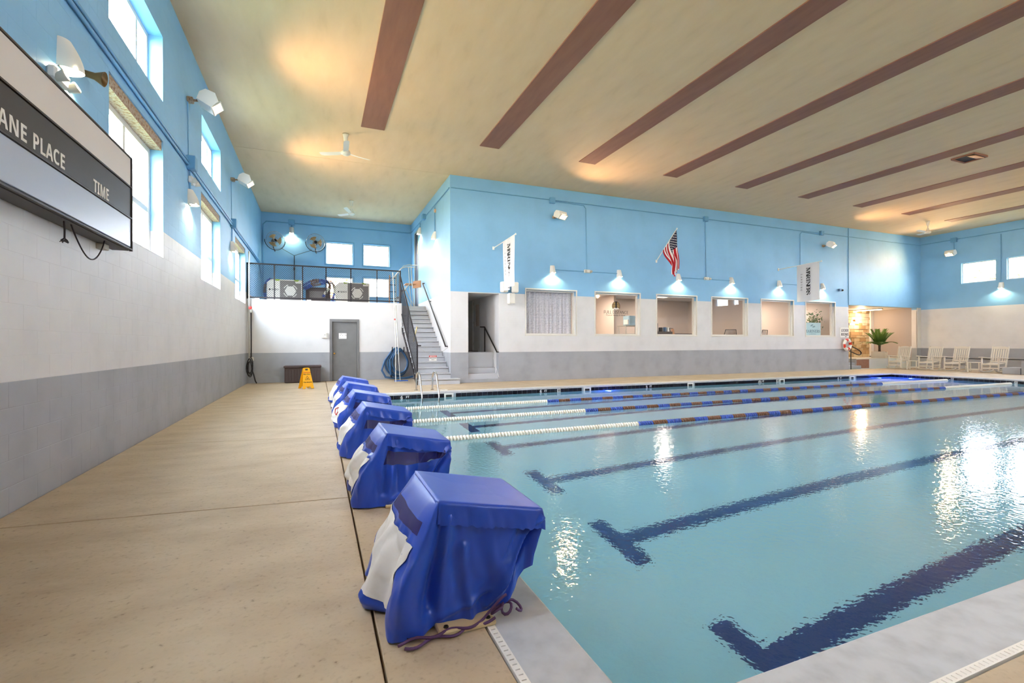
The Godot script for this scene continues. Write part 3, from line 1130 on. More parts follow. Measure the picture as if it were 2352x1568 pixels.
func build_offices() -> void:
	var s := setting("wall_rooms", "beige inner walls of the offices behind the windows")
	var b := MB.new()
	b.span(Vector3(5.95, 0.9, -19.6), Vector3(23.95, 3.5, -19.4))
	b.span(Vector3(9.1, 1.0, -19.4), Vector3(9.22, 3.45, ZF - 0.26))
	b.span(Vector3(11.95, 1.0, -19.4), Vector3(12.05, 3.45, -17.6))
	b.span(Vector3(17.7, 1.0, -19.4), Vector3(17.82, 3.45, ZF - 0.26))
	b.span(Vector3(20.55, 1.0, -19.4), Vector3(20.67, 3.45, ZF - 0.26))
	b.span(Vector3(23.5, 1.0, -19.4), Vector3(23.66, 3.45, ZF - 0.26))
	part(b, "room_wall", M.office, s)
	b = MB.new()
	b.span(Vector3(5.75, 3.45, -19.6), Vector3(23.95, 3.6, ZF - 0.2))
	part(b, "room_ceiling", M.white, s)
	b = MB.new()
	b.span(Vector3(5.95, 0.85, -19.6), Vector3(23.95, 1.0, ZF - 0.25))
	part(b, "room_floor", M.office_floor, s)
	for x in [7.6, 10.7, 14.6, 19.2, 22.2]:
		var l := thing("office_ceiling_light", "square ceiling light panel behind the %s" % {7.6: "curtained first window", 10.7: "lettered second window", 14.6: "third office window", 19.2: "fifth office window", 22.2: "last office window"}[x], "lamp", Vector3(x, 3.42, -17.6), 0, "ceiling lights inside the offices")
		b = MB.new()
		b.cbox(Vector3(0, 0.01, 0), Vector3(0.62, 0.03, 0.62), 0.005)
		part(b, "housing", M.plastic, l)
		b = MB.new()
		b.span(Vector3(-0.28, -0.012, -0.28), Vector3(0.28, -0.005, 0.28))
		part(b, "diffuser", glow(Color(1.0, 0.96, 0.9), 1.5), l)
		area_lamp(l, Vector3(0, -0.03, 0), Vector2(0.56, 0.56), 17.0, Color(1.0, 0.93, 0.85), Vector3(-PI / 2, 0, 0))
	# curtain behind the first window
	var rows := []
	for i in 2:
		var row := PackedVector3Array()
		for j in 181:
			var u := j / 180.0
			row.append(Vector3(6.80 + 1.96 * u, 3.22 - 1.62 * i, -15.66 + 0.028 * sin(u * 68.0 + sin(u * 23.0) * 1.3) + 0.008 * sin(u * 191.0)))
		rows.append(row)
	b = MB.new()
	b.grid(rows)
	tag(part(b, "curtain", M.curtain), "pale grey curtain drawn across the first office window", "curtain")
	# decal on the second window
	var d := thing("window_decal", "round striped emblem with lettering on the second office window", "decal", Vector3(10.638, 2.74, ZF - 0.147))
	b = MB.new()
	var poly := PackedVector2Array()
	for i in 33:
		var a := -0.62 + (PI + 1.24) * i / 32.0
		poly.append(Vector2(cos(a), sin(a)) * 0.185)
	b.prism(poly, 0, 0.002)
	part(b, "emblem_disc", M.dark, d)
	for i in 6:
		var y := 0.13 - i * 0.042
		var hw := sqrt(maxf(0.0, 0.17 * 0.17 - y * y))
		for sx in [-1, 1]:
			b = MB.new()
			b.prism(PackedVector2Array([Vector2(sx * 0.035, y), Vector2(sx * hw, y - 0.004), Vector2(sx * hw, y + 0.018), Vector2(sx * 0.035, y + 0.022)]), 0.002, 0.003)
			part(b, "emblem_bar", mat(Color(0.80, 0.68, 0.42), 0.6), d)
	b = MB.new()
	b.prism(PackedVector2Array([Vector2(-0.15, -0.10), Vector2(-0.05, -0.055), Vector2(0, -0.085), Vector2(0.05, -0.055), Vector2(0.15, -0.10), Vector2(0, -0.13)]), 0.003, 0.004)
	part(b, "emblem_wave", M.paper, d)
	var thin := SystemFont.new()
	thin.font_names = PackedStringArray(["Droid Sans"])
	letters("FULL DISTANCE", 0.118, Vector3(0.0, -0.235, 0.001), Basis(), mat(Color(0.22, 0.22, 0.24), 0.6), d, "lettering", thin, 0.002, 0.98)
	letters("Physical Therapy & Rehab", 0.05, Vector3(-0.02, -0.35, 0.001), Basis(), mat(Color(0.22, 0.22, 0.24), 0.6), d, "lettering", thin, 0.002, 1.1)
	# cabinet and machine behind the second window
	var t := thing("machine_stand", "metal stand under the blue machine behind the second window", "table", Vector3(12.35, 1.0, -16.95))
	b = MB.new()
	b.cbox(Vector3(0, 1.04, 0), Vector3(0.95, 0.03, 0.6), 0.005)
	part(b, "shelf", M.alu, t)
	b = MB.new()
	b.cbox(Vector3(0.05, 0.7, 0), Vector3(0.75, 0.03, 0.5), 0.005)
	part(b, "shelf", M.alu, t)
	for sx in [-1, 1]:
		for sz in [-1, 1]:
			b = MB.new()
			b.tube([Vector3(sx * 0.42, 0, sz * 0.25), Vector3(sx * 0.42, 1.03, sz * 0.25)], 0.018, 6)
			part(b, "leg", M.alu, t)
	t = thing("blue_machine", "light blue boxy machine standing behind the second office window", "machine", Vector3(12.42, 2.056, -16.95))
	b = MB.new()
	b.cbox(Vector3(0, 0.21, 0), Vector3(0.62, 0.42, 0.45), 0.03)
	part(b, "body", mat(Color(0.62, 0.74, 0.80), 0.4), t)
	b = MB.new()
	b.span(Vector3(0.0, 0.33, 0.222), Vector3(0.12, 0.36, 0.23))
	part(b, "label_plate", M.dark, t)
	b = MB.new()
	b.cbox(Vector3(-0.33, 0.15, 0.05), Vector3(0.06, 0.2, 0.3), 0.01)
	part(b, "side_tray", M.plastic, t)
	# shelf with cups, behind the third window
	t = thing("low_shelf", "low wooden shelf inside the third office window", "shelf", Vector3(13.2, 1.0, -16.0))
	b = MB.new()
	b.cbox(Vector3(0, 0.4, 0), Vector3(0.85, 0.78, 0.35), 0.01)
	part(b, "body", M.brown_box, t)
	var cans := [[-0.27, 0.34, 0.10, "unit_grey", "tall dark canister at the left of the shelf in the third window"], [-0.05, 0.17, 0.11, "dark", "squat dark jar on the shelf in the third window"], [0.16, 0.18, 0.10, "hose", "blue and white tin on the shelf in the third window"], [0.32, 0.18, 0.08, "plastic", "white box at the right of the shelf in the third window"]]
	for q in cans:
		b = MB.new()
		b.lathe([Vector2(0, 0), Vector2(q[2] * 0.7, 0), Vector2(q[2] * 0.75, 0.01), Vector2(q[2] * 0.75, q[1] * 0.85), Vector2(q[2] * 0.68, q[1]), Vector2(0, q[1])], 14, Transform3D(Basis(), Vector3(13.2 + q[0], 1.792, -16.0)))
		tag(part(b, "canister", M[q[3]]), q[4], "canister", "canisters on the shelf in the third window")
	seat_chair("wooden chair back showing low in the third office window", Vector3(14.5, 1.0, -16.5), 0.6, M.wood)
	seat_chair("tan office chair showing low in the fourth office window", Vector3(17.35, 0.95, -16.5), 2.8, M.office)
	seat_chair("tan office chair at the left edge of the fourth office window", Vector3(16.3, 0.95, -16.7), 2.2, M.office)
	seat_chair("tan office chair at the left edge of the fifth office window", Vector3(19.3, 0.95, -16.5), 3.4, M.office)
	for q in [[15.4, "long dark desk top behind the third and fourth windows"], [19.3, "dark desk top behind the fifth office window"]]:
		t = thing("desk", q[1], "table", Vector3(q[0], 1.0, -17.3))
		b = MB.new()
		b.cbox(Vector3(0, 0.72, 0), Vector3(1.4 if q[0] > 18 else 1.7, 0.04, 0.7), 0.008)
		part(b, "desk_top", M.brown_box, t)
		for sx in [-0.55, 0.55]:
			b = MB.new()
			b.cbox(Vector3(sx, 0.35, 0), Vector3(0.06, 0.7, 0.6), 0.005)
			part(b, "leg", M.iron, t)
	# sign leaning in the last window
	var g := thing("window_sign", "pale green sign board standing in the last office window", "sign", Vector3(21.75, 1.635, ZF - 0.21))
	b = MB.new()
	b.cbox(Vector3(-0.03, 0.32, -0.02), Vector3(1.15, 0.62, 0.012), 0.003)
	part(b, "board", mat(Color(0.70, 0.84, 0.86), 0.5), g)
	letters("MARINERS", 0.13, Vector3(-0.03, 0.22, -0.012), Basis(), mat(Color(0.35, 0.48, 0.55), 0.6), g, "lettering", serif, 0.002, 1.05)
	letters("L A N D I N G", 0.055, Vector3(-0.03, 0.09, -0.012), Basis(), mat(Color(0.45, 0.58, 0.63), 0.6), g, "lettering", serif, 0.002)
	for q in [[-0.08, 0.5, 0.4], [0.06, 0.44, 0.2]]:
		b = MB.new()
		var fish := PackedVector2Array()
		for i in 16:
			var a := TAU * i / 16
			fish.append(Vector2(cos(a) * 0.1, sin(a) * 0.035))
		b.prism(fish, -0.012, -0.009, Transform3D(Basis(Vector3.BACK, q[2]), Vector3(q[0], q[1], 0)))
		part(b, "fish_mark", mat(Color(0.45, 0.60, 0.66), 0.6), g)
	# ficus
	var p := thing("potted_ficus", "leafy potted ficus behind the last office window", "plant", Vector3(23.05, 1.0, -16.5))
	b = MB.new()
	b.lathe([Vector2(0, 0), Vector2(0.17, 0), Vector2(0.21, 0.35), Vector2(0.19, 0.36), Vector2(0, 0.33)], 16)
	part(b, "pot", M.brown_box, p)
	b = MB.new()
	b.tube([Vector3(0, 0.3, 0), Vector3(0.02, 0.8, 0.02), Vector3(-0.02, 1.3, 0)], 0.025, 6)
	part(b, "stem", M.bark, p)
	leaves(p, "foliage", Vector3(0, 1.4, 0), Vector3(0.55, 0.62, 0.4), 420, 0.10, M.leaf, 31)


func leaves(parent: Node3D, called: String, c: Vector3, r: Vector3, n: int, size: float, m: Material, sd: int) -> void:
	var b := MB.new()
	b.tri(Vector3(0, 0, 0), Vector3(-0.32, 0.5, 0.08), Vector3(0, 1, 0))
	b.tri(Vector3(0, 0, 0), Vector3(0, 1, 0), Vector3(0.32, 0.5, 0.08))
	var mm := MultiMesh.new()
	mm.transform_format = MultiMesh.TRANSFORM_3D
	mm.mesh = b.mesh()
	mm.instance_count = n
	var g := RandomNumberGenerator.new()
	g.seed = sd
	for i in n:
		var d := Vector3(g.randfn(), g.randfn(), g.randfn()).normalized() * pow(g.randf(), 0.45)
		d *= 0.75 + 0.35 * sin(d.x * 7.0 + sd) * cos(d.y * 6.0 + d.z * 5.0)
		var bs := Basis.from_euler(Vector3(g.randf() * TAU, g.randf() * TAU, g.randf() * TAU)).scaled(Vector3.ONE * size * g.randf_range(0.6, 1.3))
		mm.set_instance_transform(i, Transform3D(bs, c + d * r))
	var o := MultiMeshInstance3D.new()
	o.name = called
	o.multimesh = mm
	o.material_override = m
	parent.add_child(o, true)
	tag(o, "", "", "", "stuff")


func outside() -> void:
	var g := setting("ground", "ground outside the windows")
	var b := MB.new()
	b.span(Vector3(-90, -2.5, -90), Vector3(120, -2.3, 60))
	part(b, "ground_plane", M.grass, g)
	var T := [[Vector3(-9.5, -2.3, -14.5), 6.6, "leaf", "green tree outside the nearest left window"], [Vector3(-8.5, -2.3, -27.0), 6.4, "leaf_red", "tree with rusty leaves outside the farther left windows"],
		[Vector3(0.2, -2.3, -30.0), 7.2, "leaf_red", "tree with rusty leaves outside the left balcony window"], [Vector3(3.8, -2.3, -31.5), 5.6, "leaf_red", "low tree outside the right balcony window"],
		[Vector3(39.0, -2.3, -15.5), 8.0, "leaf_red", "tree outside the high windows of the end wall"]]
	var k := 0
	for t in T:
		var o := thing("tree", t[3], "tree", t[0], 0, "trees outside the windows")
		var h: float = t[1]
		b = MB.new()
		b.lathe([Vector2(0.22, 0), Vector2(0.16, h * 0.3), Vector2(0.1, h * 0.7), Vector2(0.02, h * 0.95)], 8)
		part(b, "trunk", M.bark, o)
		for i in 5:
			b = MB.new()
			var a := i * 1.3
			b.tube([Vector3(0, h * 0.4 + i * 0.4, 0), Vector3(cos(a) * 0.8, h * 0.55 + i * 0.4, sin(a) * 0.8), Vector3(cos(a) * 1.6, h * 0.65 + i * 0.4, sin(a) * 1.6)], 0.05, 5)
			part(b, "branch", M.bark, o)
		leaves(o, "foliage", Vector3(0, h * 0.72, 0), Vector3(2.6, h * 0.34, 2.6), 2200, 0.28, M[t[2]], 41 + k)
		k += 1


# ---------------------------------------------------------------- starting block covers
func build_covers() -> void:
	var labels := ["nearest blue vinyl block cover with a white end panel, drawstring trailing", "second blue block cover from the camera, with a dark mesh window", "third blue block cover from the camera, between two others", "fourth blue block cover, with a red scrawl on its white panel", "fifth blue block cover, last but one from the far wall", "farthest blue block cover, near the yellow floor sign"]
	for i in 6:
		var zc := -2.44 - 1.8 * i
		block_cover(i, zc, labels[i])
		if i < 3:
			var s := thing("starting_block", ["starting block under the nearest cover, only its cream base plate showing", "starting block under the second cover, its cream base plate peeping out", "starting block hidden under the third cover from the camera"][i], "starting block", Vector3(0.7, 0, zc), 0, "starting blocks")
			var b := MB.new()
			b.cbox(Vector3(-0.075, 0.012, 0.0), Vector3(0.27, 0.024, 0.74), 0.006)
			part(b, "base_plate", M.plate, s)
			for q in [Vector2(0.03, 0.335), Vector2(-0.17, 0.335)]:
				b = MB.new()
				b.lathe([Vector2(0, 0.03), Vector2(0.011, 0.03), Vector2(0.013, 0.022)], 8, Transform3D(Basis(), Vector3(q.x, 0, q.y)))
				part(b, "bolt", M.dark, s)
			b = MB.new()
			b.cbox(Vector3(-0.02, 0.23, 0), Vector3(0.24, 0.42, 0.3), 0.03)
			part(b, "pedestal", M.offwhite, s)
			b = MB.new()
			b.cbox(Vector3(0.07, 0.48, 0), Vector3(0.46, 0.05, 0.5), 0.012, Basis(Vector3.BACK, -0.2))
			part(b, "platform", M.offwhite, s)


func smooth(a: float, b: float, x: float) -> float:
	var t := clampf((x - a) / (b - a), 0, 1)
	return t * t * (3 - 2 * t)


func block_cover(i: int, zc: float, label: String) -> void:
	var root := thing("block_cover", label, "cover", Vector3(0, 0, zc), 0, "blue covers over the starting blocks")
	var nz := FastNoiseLite.new()
	nz.seed = 100 + i
	nz.frequency = 3.2
	nz.fractal_octaves = 2
	var K := 52 if i < 2 else 30                                  # columns on each face
	var R := 60 if i < 2 else 40                                  # rows from the top edge to the hem
	# corners in order: near-left, near-right, far-right, far-left
	var tc := [Vector3(0.512, 0.575, 0.285), Vector3(1.032, 0.474, 0.285), Vector3(1.032, 0.474, -0.285), Vector3(0.512, 0.575, -0.285)]
	var bc := [Vector3(0.30, 0.012, 0.335), Vector3(1.01, 0.2, 0.29), Vector3(1.01, 0.2, -0.29), Vector3(0.25, 0.012, -0.34)]
	var out := [Vector3(0, 0, 1), Vector3(1, 0, 0), Vector3(0, 0, -1), Vector3(-1, 0, 0)]
	var bulge := [-0.006, 0.03, -0.006, 0.075]
	var jit := Vector2(0.05 * sin(i * 2.3), 0.04 * sin(i * 4.1))
	var folds := [[
		[Vector2(0.05, 0.05), Vector2(0.17, 0.85), -0.030, 0.035], [Vector2(0.13, 0.10), Vector2(0.27, 0.95), 0.022, 0.035], [Vector2(0.32, 0.35), Vector2(0.50, 0.98), 0.020, 0.03],
		[Vector2(0.99, 0.12), Vector2(0.62, 0.92), 0.030, 0.035], [Vector2(0.97, 0.30), Vector2(0.72, 0.95), -0.026, 0.03], [Vector2(0.30, 0.92), Vector2(0.60, 0.78), 0.016, 0.03], [Vector2(0.85, 0.18), Vector2(0.70, 0.5), -0.014, 0.03]], [
		[Vector2(0.50, 0.32), Vector2(0.30, 0.70), 0.020, 0.05], [Vector2(0.50, 0.32), Vector2(0.78, 0.62), -0.016, 0.05], [Vector2(0.15, 0.78), Vector2(0.60, 0.95), 0.022, 0.045], [Vector2(0.85, 0.35), Vector2(0.70, 0.9), 0.016, 0.04]]]
	var rows := []
	for r in R + 1:
		var t := float(r) / R
		var row := PackedVector3Array()
		for f in 4:
			for k in K:
				var u := float(k) / K
				var a: Vector3 = tc[f].lerp(tc[(f + 1) % 4], u)
				var b: Vector3 = bc[f].lerp(bc[(f + 1) % 4], u)
				if f == 0 or f == 2:        # the hem lifts as it leaves the deck for the water
					var v := u if f == 0 else 1.0 - u
					b.y = 0.012 + 0.19 * smooth(0.55, 1.0, v) * v
				if f == 3:
					b.x -= 0.02 * sin(PI * u) + 0.012 * sin(u * 14.0 + i)
				var p := a.lerp(b, t)
				# corners share the bulge of both faces
				var n: Vector3 = out[f]
				var e := 1.0
				if u < 0.12:
					e = 0.5 + 0.5 * u / 0.12
					n = (out[f] * e + out[(f + 3) % 4] * (1 - e)).normalized()
				elif u > 0.88:
					e = 0.5 + 0.5 * (1 - u) / 0.12
					n = (out[f] * e + out[(f + 1) % 4] * (1 - e)).normalized()
				var bl: float = bulge[f]
				if u < 0.15: bl = lerpf((bulge[f] + bulge[(f + 3) % 4]) / 2, bulge[f], u / 0.15)
				if u > 0.85: bl = lerpf((bulge[f] + bulge[(f + 1) % 4]) / 2, bulge[f], (1 - u) / 0.15)
				p += n * bl * pow(sin(PI * pow(t, 0.9)), 0.8) if t > 0.001 and t < 0.999 else Vector3.ZERO
				# folds: wide swags from the top corners and creases that grow towards the hem
				var w := smooth(0.1, 0.55, t)
				var q := Vector3(p.x * 1.6, p.y * 0.55, p.z * 1.6) + Vector3(i * 3.1, 0, f * 2.0)
				p += n * w * 0.075 * nz.get_noise_3dv(q * 0.75)
				p += n * w * 0.02 * (absf(nz.get_noise_3dv(q * 1.5 + Vector3(7, 1, 3))) - 0.2)
				p += n * 0.013 * w * sin(u * 11.0 + i * 1.7 + t * 2.5) * (1.0 - 0.4 * t)
				# creases: each a line in (u, t), its height and its width
				for c in folds[f % 2]:
					var dd := Geometry2D.get_closest_point_to_segment(Vector2(u if f < 2 or f == 3 else 1.0 - u, t), c[0] + jit, c[1] + jit).distance_to(Vector2(u if f < 2 or f == 3 else 1.0 - u, t))
					p += n * c[2] * exp(-dd * dd / (c[3] * c[3])) * smooth(0.0, 0.12, t)
				if p.y < 0.008: p.y = 0.008
				row.append(p)
		rows.append(row)
	# split the cloth into its panels
	var owner := func(f: int, u: float, t: float) -> String:
		if f == 3 and t > 0.16 and t < 0.27 and u > 0.1 and u < 0.92:
			return "mesh_window"
		if f == 0 and i > 0 and t > 0.24 and t < 0.42 and u > 0.1 and u < 0.93:
			return "mesh_window"
		return "cover_cloth"
	var N := 4 * K
	var nor := []
	for r in R + 1:
		var nr := PackedVector3Array()
		for j in N:
			var up: Vector3 = rows[mini(r + 1, R)][j] - rows[maxi(r - 1, 0)][j]
			var ac: Vector3 = rows[r][(j + 1) % N] - rows[r][(j - 1 + N) % N]
			nr.append(ac.cross(up).normalized() * -1.0)
		nor.append(nr)
	var made := {}
	for r in R:
		for j in N:
			var f := j / K
			var key: String = owner.call(f, (j % K + 0.5) / K, (r + 0.5) / R)
			var slot := key + str(f) if key != "cover_cloth" else key
			if not made.has(slot):
				made[slot] = MB.new()
			var mb: MB = made[slot]
			var base := mb.v.size()
			for c in [[r, j], [r, (j + 1) % N], [r + 1, (j + 1) % N], [r + 1, j]]:
				var lift := 0.003 if key == "white_panel" else 0.0
				mb.v.append(rows[c[0]][c[1]] + nor[c[0]][c[1]] * lift)
				mb.n.append(nor[c[0]][c[1]])
				mb.uv.append(Vector2.ZERO)
			for q in [0, 1, 2, 0, 2, 3]:
				mb.ix.append(base + q)
	for slot in made:
		var mt: Material = M.cover
		var nm := "cover_cloth"
		if slot.begins_with("white"):
			mt = M.vinyl
			nm = "white_panel"
		elif slot.begins_with("mesh"):
			mt = M.netting
			nm = "mesh_window"
		part(made[slot], nm, mt, root)
	# white panels sewn on: four corners in (u, t) on the left and the right face
	for q in [[3, Vector2(0.02, 0.29), Vector2(0.94, 0.34), Vector2(0.74, 0.92), Vector2(0.0, 0.76)], [1, Vector2(0.05, 0.45), Vector2(0.95, 0.45), Vector2(0.90, 0.97), Vector2(0.08, 0.97)]]:
		var pr := []
		for g in 25:
			var row := PackedVector3Array()
			for h in 25:
				var e0: Vector2 = q[1].lerp(q[2], h / 24.0)
				var e1: Vector2 = q[4].lerp(q[3], h / 24.0)
				var uv := e0.lerp(e1, g / 24.0)
				var x: float = q[0] * K + uv.x * K
				var y: float = uv.y * R
				var j0 := int(floor(x)) % N
				var j1 := (j0 + 1) % N
				var r0 := mini(int(floor(y)), R - 1)
				var fx := x - floorf(x)
				var fy := y - r0
				var p0: Vector3 = rows[r0][j0].lerp(rows[r0][j1], fx).lerp(rows[r0 + 1][j0].lerp(rows[r0 + 1][j1], fx), fy)
				row.append(p0 + nor[r0][j0] * 0.005)
			pr.append(row)
		var pb := MB.new()
		pb.grid(pr, false, true)
		part(pb, "white_panel", M.vinyl, root)
	# the cap with its short valance, lying over the sides
	var cap := []
	var prof := [[0.0, 0.0, 0.35], [0.0, 0.004, 0.9], [0.0, 0.006, 0.97], [0.006, 0.003, 1.0], [0.012, -0.012, 1.0], [0.016, -0.05, 1.0], [0.022 + 0.003 * i, -0.098, 1.0]]
	var mid := Vector3(0.772, 0.5245, 0)
	for q in prof:
		var row := PackedVector3Array()
		for f in 4:
			for k in K:
				var u := float(k) / K
				var a: Vector3 = tc[f].lerp(tc[(f + 1) % 4], u)
				var n: Vector3 = out[f]
				if u < 0.05: n = (out[f] + out[(f + 3) % 4]) * 0.55
				if u > 0.95: n = (out[f] + out[(f + 1) % 4]) * 0.55
				var p = mid.lerp(a, q[2]) + n * q[0] + Vector3(0, q[1], 0)
				if q[1] < -0.04:
					p += n * (0.006 * sin(u * 17.0 + f * 2.0 + i) + 0.01 * nz.get_noise_3dv(p * 3.0))
					p.y += 0.012 * nz.get_noise_2d(u * 4.0 + f, i)
				row.append(p)
		cap.append(row)
	var cb := MB.new()
	cb.grid(cap, true, true)
	for j in N:
		cb.tri(mid + Vector3(0, 0.0, 0), cap[0][j], cap[0][(j + 1) % N])
	part(cb, "top_cap", M.cover, root)
	if i == 3:
		var sc := MB.new()
		sc.tube([Vector3(0.285, 0.33, 0.02), Vector3(0.245, 0.30, -0.05), Vector3(0.235, 0.24, -0.02), Vector3(0.25, 0.22, 0.06), Vector3(0.275, 0.27, 0.08)], 0.006, 5)
		part(sc, "red_scrawl", M.red, root)
	# drawstring
	if i == 0:
		var cd := MB.new()
		var pts := []
		for k in 26:
			var u := k / 25.0
			pts.append(Vector3(0.335 + 0.42 * u, 0.012 + 0.02 * smooth(0.8, 1.0, u), 0.40 - 0.05 * u + 0.018 * sin(u * 15.0)))
		cd.tube(pts, 0.0065, 6)
		pts = []
		for k in 30:
			var u := k / 29.0
			pts.append(Vector3(0.31 + 0.5 * u, 0.022 + 0.11 * smooth(0.75, 1.0, u), 0.375 - 0.02 * u + 0.014 * sin(u * 19.0 + 2.0)))
		cd.tube(pts, 0.0065, 6)
		pts = []
		for k in 30:
			var a := k * 0.5
			pts.append(Vector3(0.76 + 0.035 * cos(a) + k * 0.004, 0.05 + 0.018 * sin(a * 1.3), 0.33 + 0.03 * sin(a)))
		cd.tube(pts, 0.0065, 6)
		part(cd, "drawstring", M.cord, root)
		for q in [Vector3(0.315, 0.055, 0.345), Vector3(0.365, 0.03, 0.352)]:
			cd = MB.new()
			cd.lathe([Vector2(0.006, 0), Vector2(0.014, 0.0), Vector2(0.014, 0.004), Vector2(0.006, 0.004)], 12, Transform3D(Basis(Vector3.RIGHT, PI / 2), q))
			part(cd, "eyelet", M.iron, root)


# ---------------------------------------------------------------- scoreboard
func build_scoreboard() -> void:
	var s := thing("scoreboard", "long wall mounted scoreboard with dark lettered band above a pale strip", "scoreboard", Vector3(XW, 0, 0))
	s.basis = Basis(Vector3.FORWARD, Vector3.UP, Vector3.RIGHT)
	var u0 := 2.6
	var u1 := 6.86
	var b := MB.new()
	b.span(Vector3(u0, 2.40, 0.01), Vector3(u1, 3.485, 0.17))
	part(b, "case", M.board, s)
	for q in [[3.15, 3.47, "board_white", "top_panel"], [2.79, 3.125, "board", "lettered_panel"], [2.44, 2.765, "board_light", "lower_panel"]]:
		b = MB.new()
		b.cbox(Vector3((u0 + u1) / 2 - 0.01, (q[0] + q[1]) / 2, 0.18), Vector3(u1 - u0 - 0.05, q[1] - q[0], 0.03), 0.004)
		part(b, q[3], M[q[2]], s)
	b = MB.new()
	for y in [2.415, 2.777, 3.137, 3.478]:
		b.box(Vector3((u0 + u1) / 2, y, 0.19), Vector3(u1 - u0, 0.016, 0.03))
	b.box(Vector3(u1 - 0.008, 2.94, 0.19), Vector3(0.016, 1.09, 0.03))
	part(b, "frame", M.board, s)
	var lt := mat(Color(0.90, 0.88, 0.85), 0.6)
	letters("LANE", 0.125, Vector3(4.465, 2.873, 0.196), Basis(), lt, s, "lettering", null, 0.003, 1.0, 0.43)
	letters("PLACE", 0.125, Vector3(5.015, 2.869, 0.196), Basis(), lt, s, "lettering", null, 0.003, 1.0, 0.49)
	letters("TIME", 0.122, Vector3(6.017, 2.855, 0.196), Basis(), lt, s, "lettering", null, 0.003, 1.0, 0.365)
	var c := thing("scoreboard_cable", "short frayed cable hanging below the scoreboard", "cable", Vector3.ZERO, 0, "cables below the scoreboard")
	b = MB.new()
	b.tube([Vector3(-2.09, 2.41, -5.42), Vector3(-2.09, 2.33, -5.43), Vector3(-2.095, 2.25, -5.44)], 0.008, 6)
	part(b, "wire", M.iron, c)
	b = MB.new()
	for k in 7:
		b.tube([Vector3(-2.095, 2.255, -5.44), Vector3(-2.095 + 0.02 * cos(k * 0.9), 2.235, -5.44 + 0.03 * sin(k * 0.9)), Vector3(-2.095 + 0.03 * cos(k * 1.3), 2.215, -5.44 + 0.04 * sin(k * 1.3))], 0.004, 4)
	part(b, "frayed_end", M.iron, c)
	b = MB.new()
	var pts := []
	for k in 21:
		var u := k / 20.0
		pts.append(Vector3(-2.09, 2.41 - 0.26 * pow(sin(PI * pow(u, 1.15)), 0.8), -5.54 - 0.75 * u))
	b.tube(pts, 0.007, 6)
	tag(part(b, "cable_loop", M.iron), "looped dark cable sagging below the scoreboard", "cable", "cables below the scoreboard")
	var v := thing("outlet_box", "small metal box on the wall under the scoreboard end", "box", Vector3(XW + 0.04, 2.37, -6.5))
	b = MB.new()
	b.cbox(Vector3.ZERO, Vector3(0.08, 0.06, 0.12), 0.005)
	part(b, "body", M.alu, v)


# ---------------------------------------------------------------- lane ropes
func float_mesh(x0: float, x1: float, pitch := 0.0517) -> ArrayMesh:
	var b := MB.new()
	var n := int(round((x1 - x0) / pitch))
	var t := Basis(Vector3.BACK, -PI / 2)
	for i in n:
		var c := x0 + (i + 0.5) * (x1 - x0) / n
		var h := (x1 - x0) / n * 0.5
		b.lathe([Vector2(0.018, -h * 0.95), Vector2(0.049, -h * 0.62), Vector2(0.053, 0), Vector2(0.049, h * 0.62), Vector2(0.018, h * 0.95)], 10, Transform3D(t, Vector3(c, 0, 0)))
	return b.mesh()


func build_ropes() -> void:
	var short := float_mesh(0, 0.31)
	var first := float_mesh(1.3, 5.22)
	var last := float_mesh(18.2, 22.1)
	var labels := ["lane rope nearest the camera with white, blue and brown floats", "middle lane rope of the three on the water", "lane rope nearest the far side of the pool"]
	for i in 3:
		var r := thing("lane_rope", labels[i], "lane rope", Vector3(0, WATER + 0.012, -6.96 - 1.8 * i), 0, "lane ropes")
		var b := MB.new()
		b.tube([Vector3(PX0, 0.02, 0), Vector3(1.3, 0, 0), Vector3(22.1, 0, 0), Vector3(PX1, 0.03, 0)], 0.008, 6)
		part(b, "cable", M.steel, r)
		tag(part(first, "white_floats", M.float_white, r), "white floats at the starting end", "", "", "stuff")
		var k := 0
		while k < 41:
			var o := part(short, "blue_floats" if k % 2 == 0 else "brown_floats", M.float_blue if k % 2 == 0 else M.float_brown, r)
			tag(o, "", "", "", "stuff")
			o.position.x = 5.22 + 0.3166 * k
			k += 1
		tag(part(last, "white_floats", M.float_white, r), "white floats at the turning end", "", "", "stuff")
		b = MB.new()
		b.cbox(Vector3(PX1 - 0.03, 0.03, 0), Vector3(0.06, 0.1, 0.1), 0.01)
		part(b, "anchor", M.steel, r)


# ---------------------------------------------------------------- balcony
func chain_link(b: MB, o: Vector3, u: Vector3, v: Vector3, step := 0.07, r := 0.004) -> void:
	# diamonds of wire over the parallelogram o, o+u, o+v
	var lu := u.length()
	var lv := v.length()
	var n := int((lu + lv) / step)
	for way in 2:
		for i in n + 1:
			var c := i * step
			# line s + t = c (way 0) or s - t + lv = c (way 1), s in 0..lu, t in 0..lv
			var s0 := maxf(0.0, c - lv)
			var s1 := minf(lu, c)
			if s1 - s0 < 0.01:
				continue
			var p0: Vector3
			var p1: Vector3
			if way == 0:
				p0 = o + u * (s0 / lu) + v * ((c - s0) / lv)
				p1 = o + u * (s1 / lu) + v * ((c - s1) / lv)
			else:
				p0 = o + u * (s0 / lu) + v * ((s0 - c + lv) / lv)
				p1 = o + u * (s1 / lu) + v * ((s1 - c + lv) / lv)
			b.tube([p0, p1], r, 4, false)


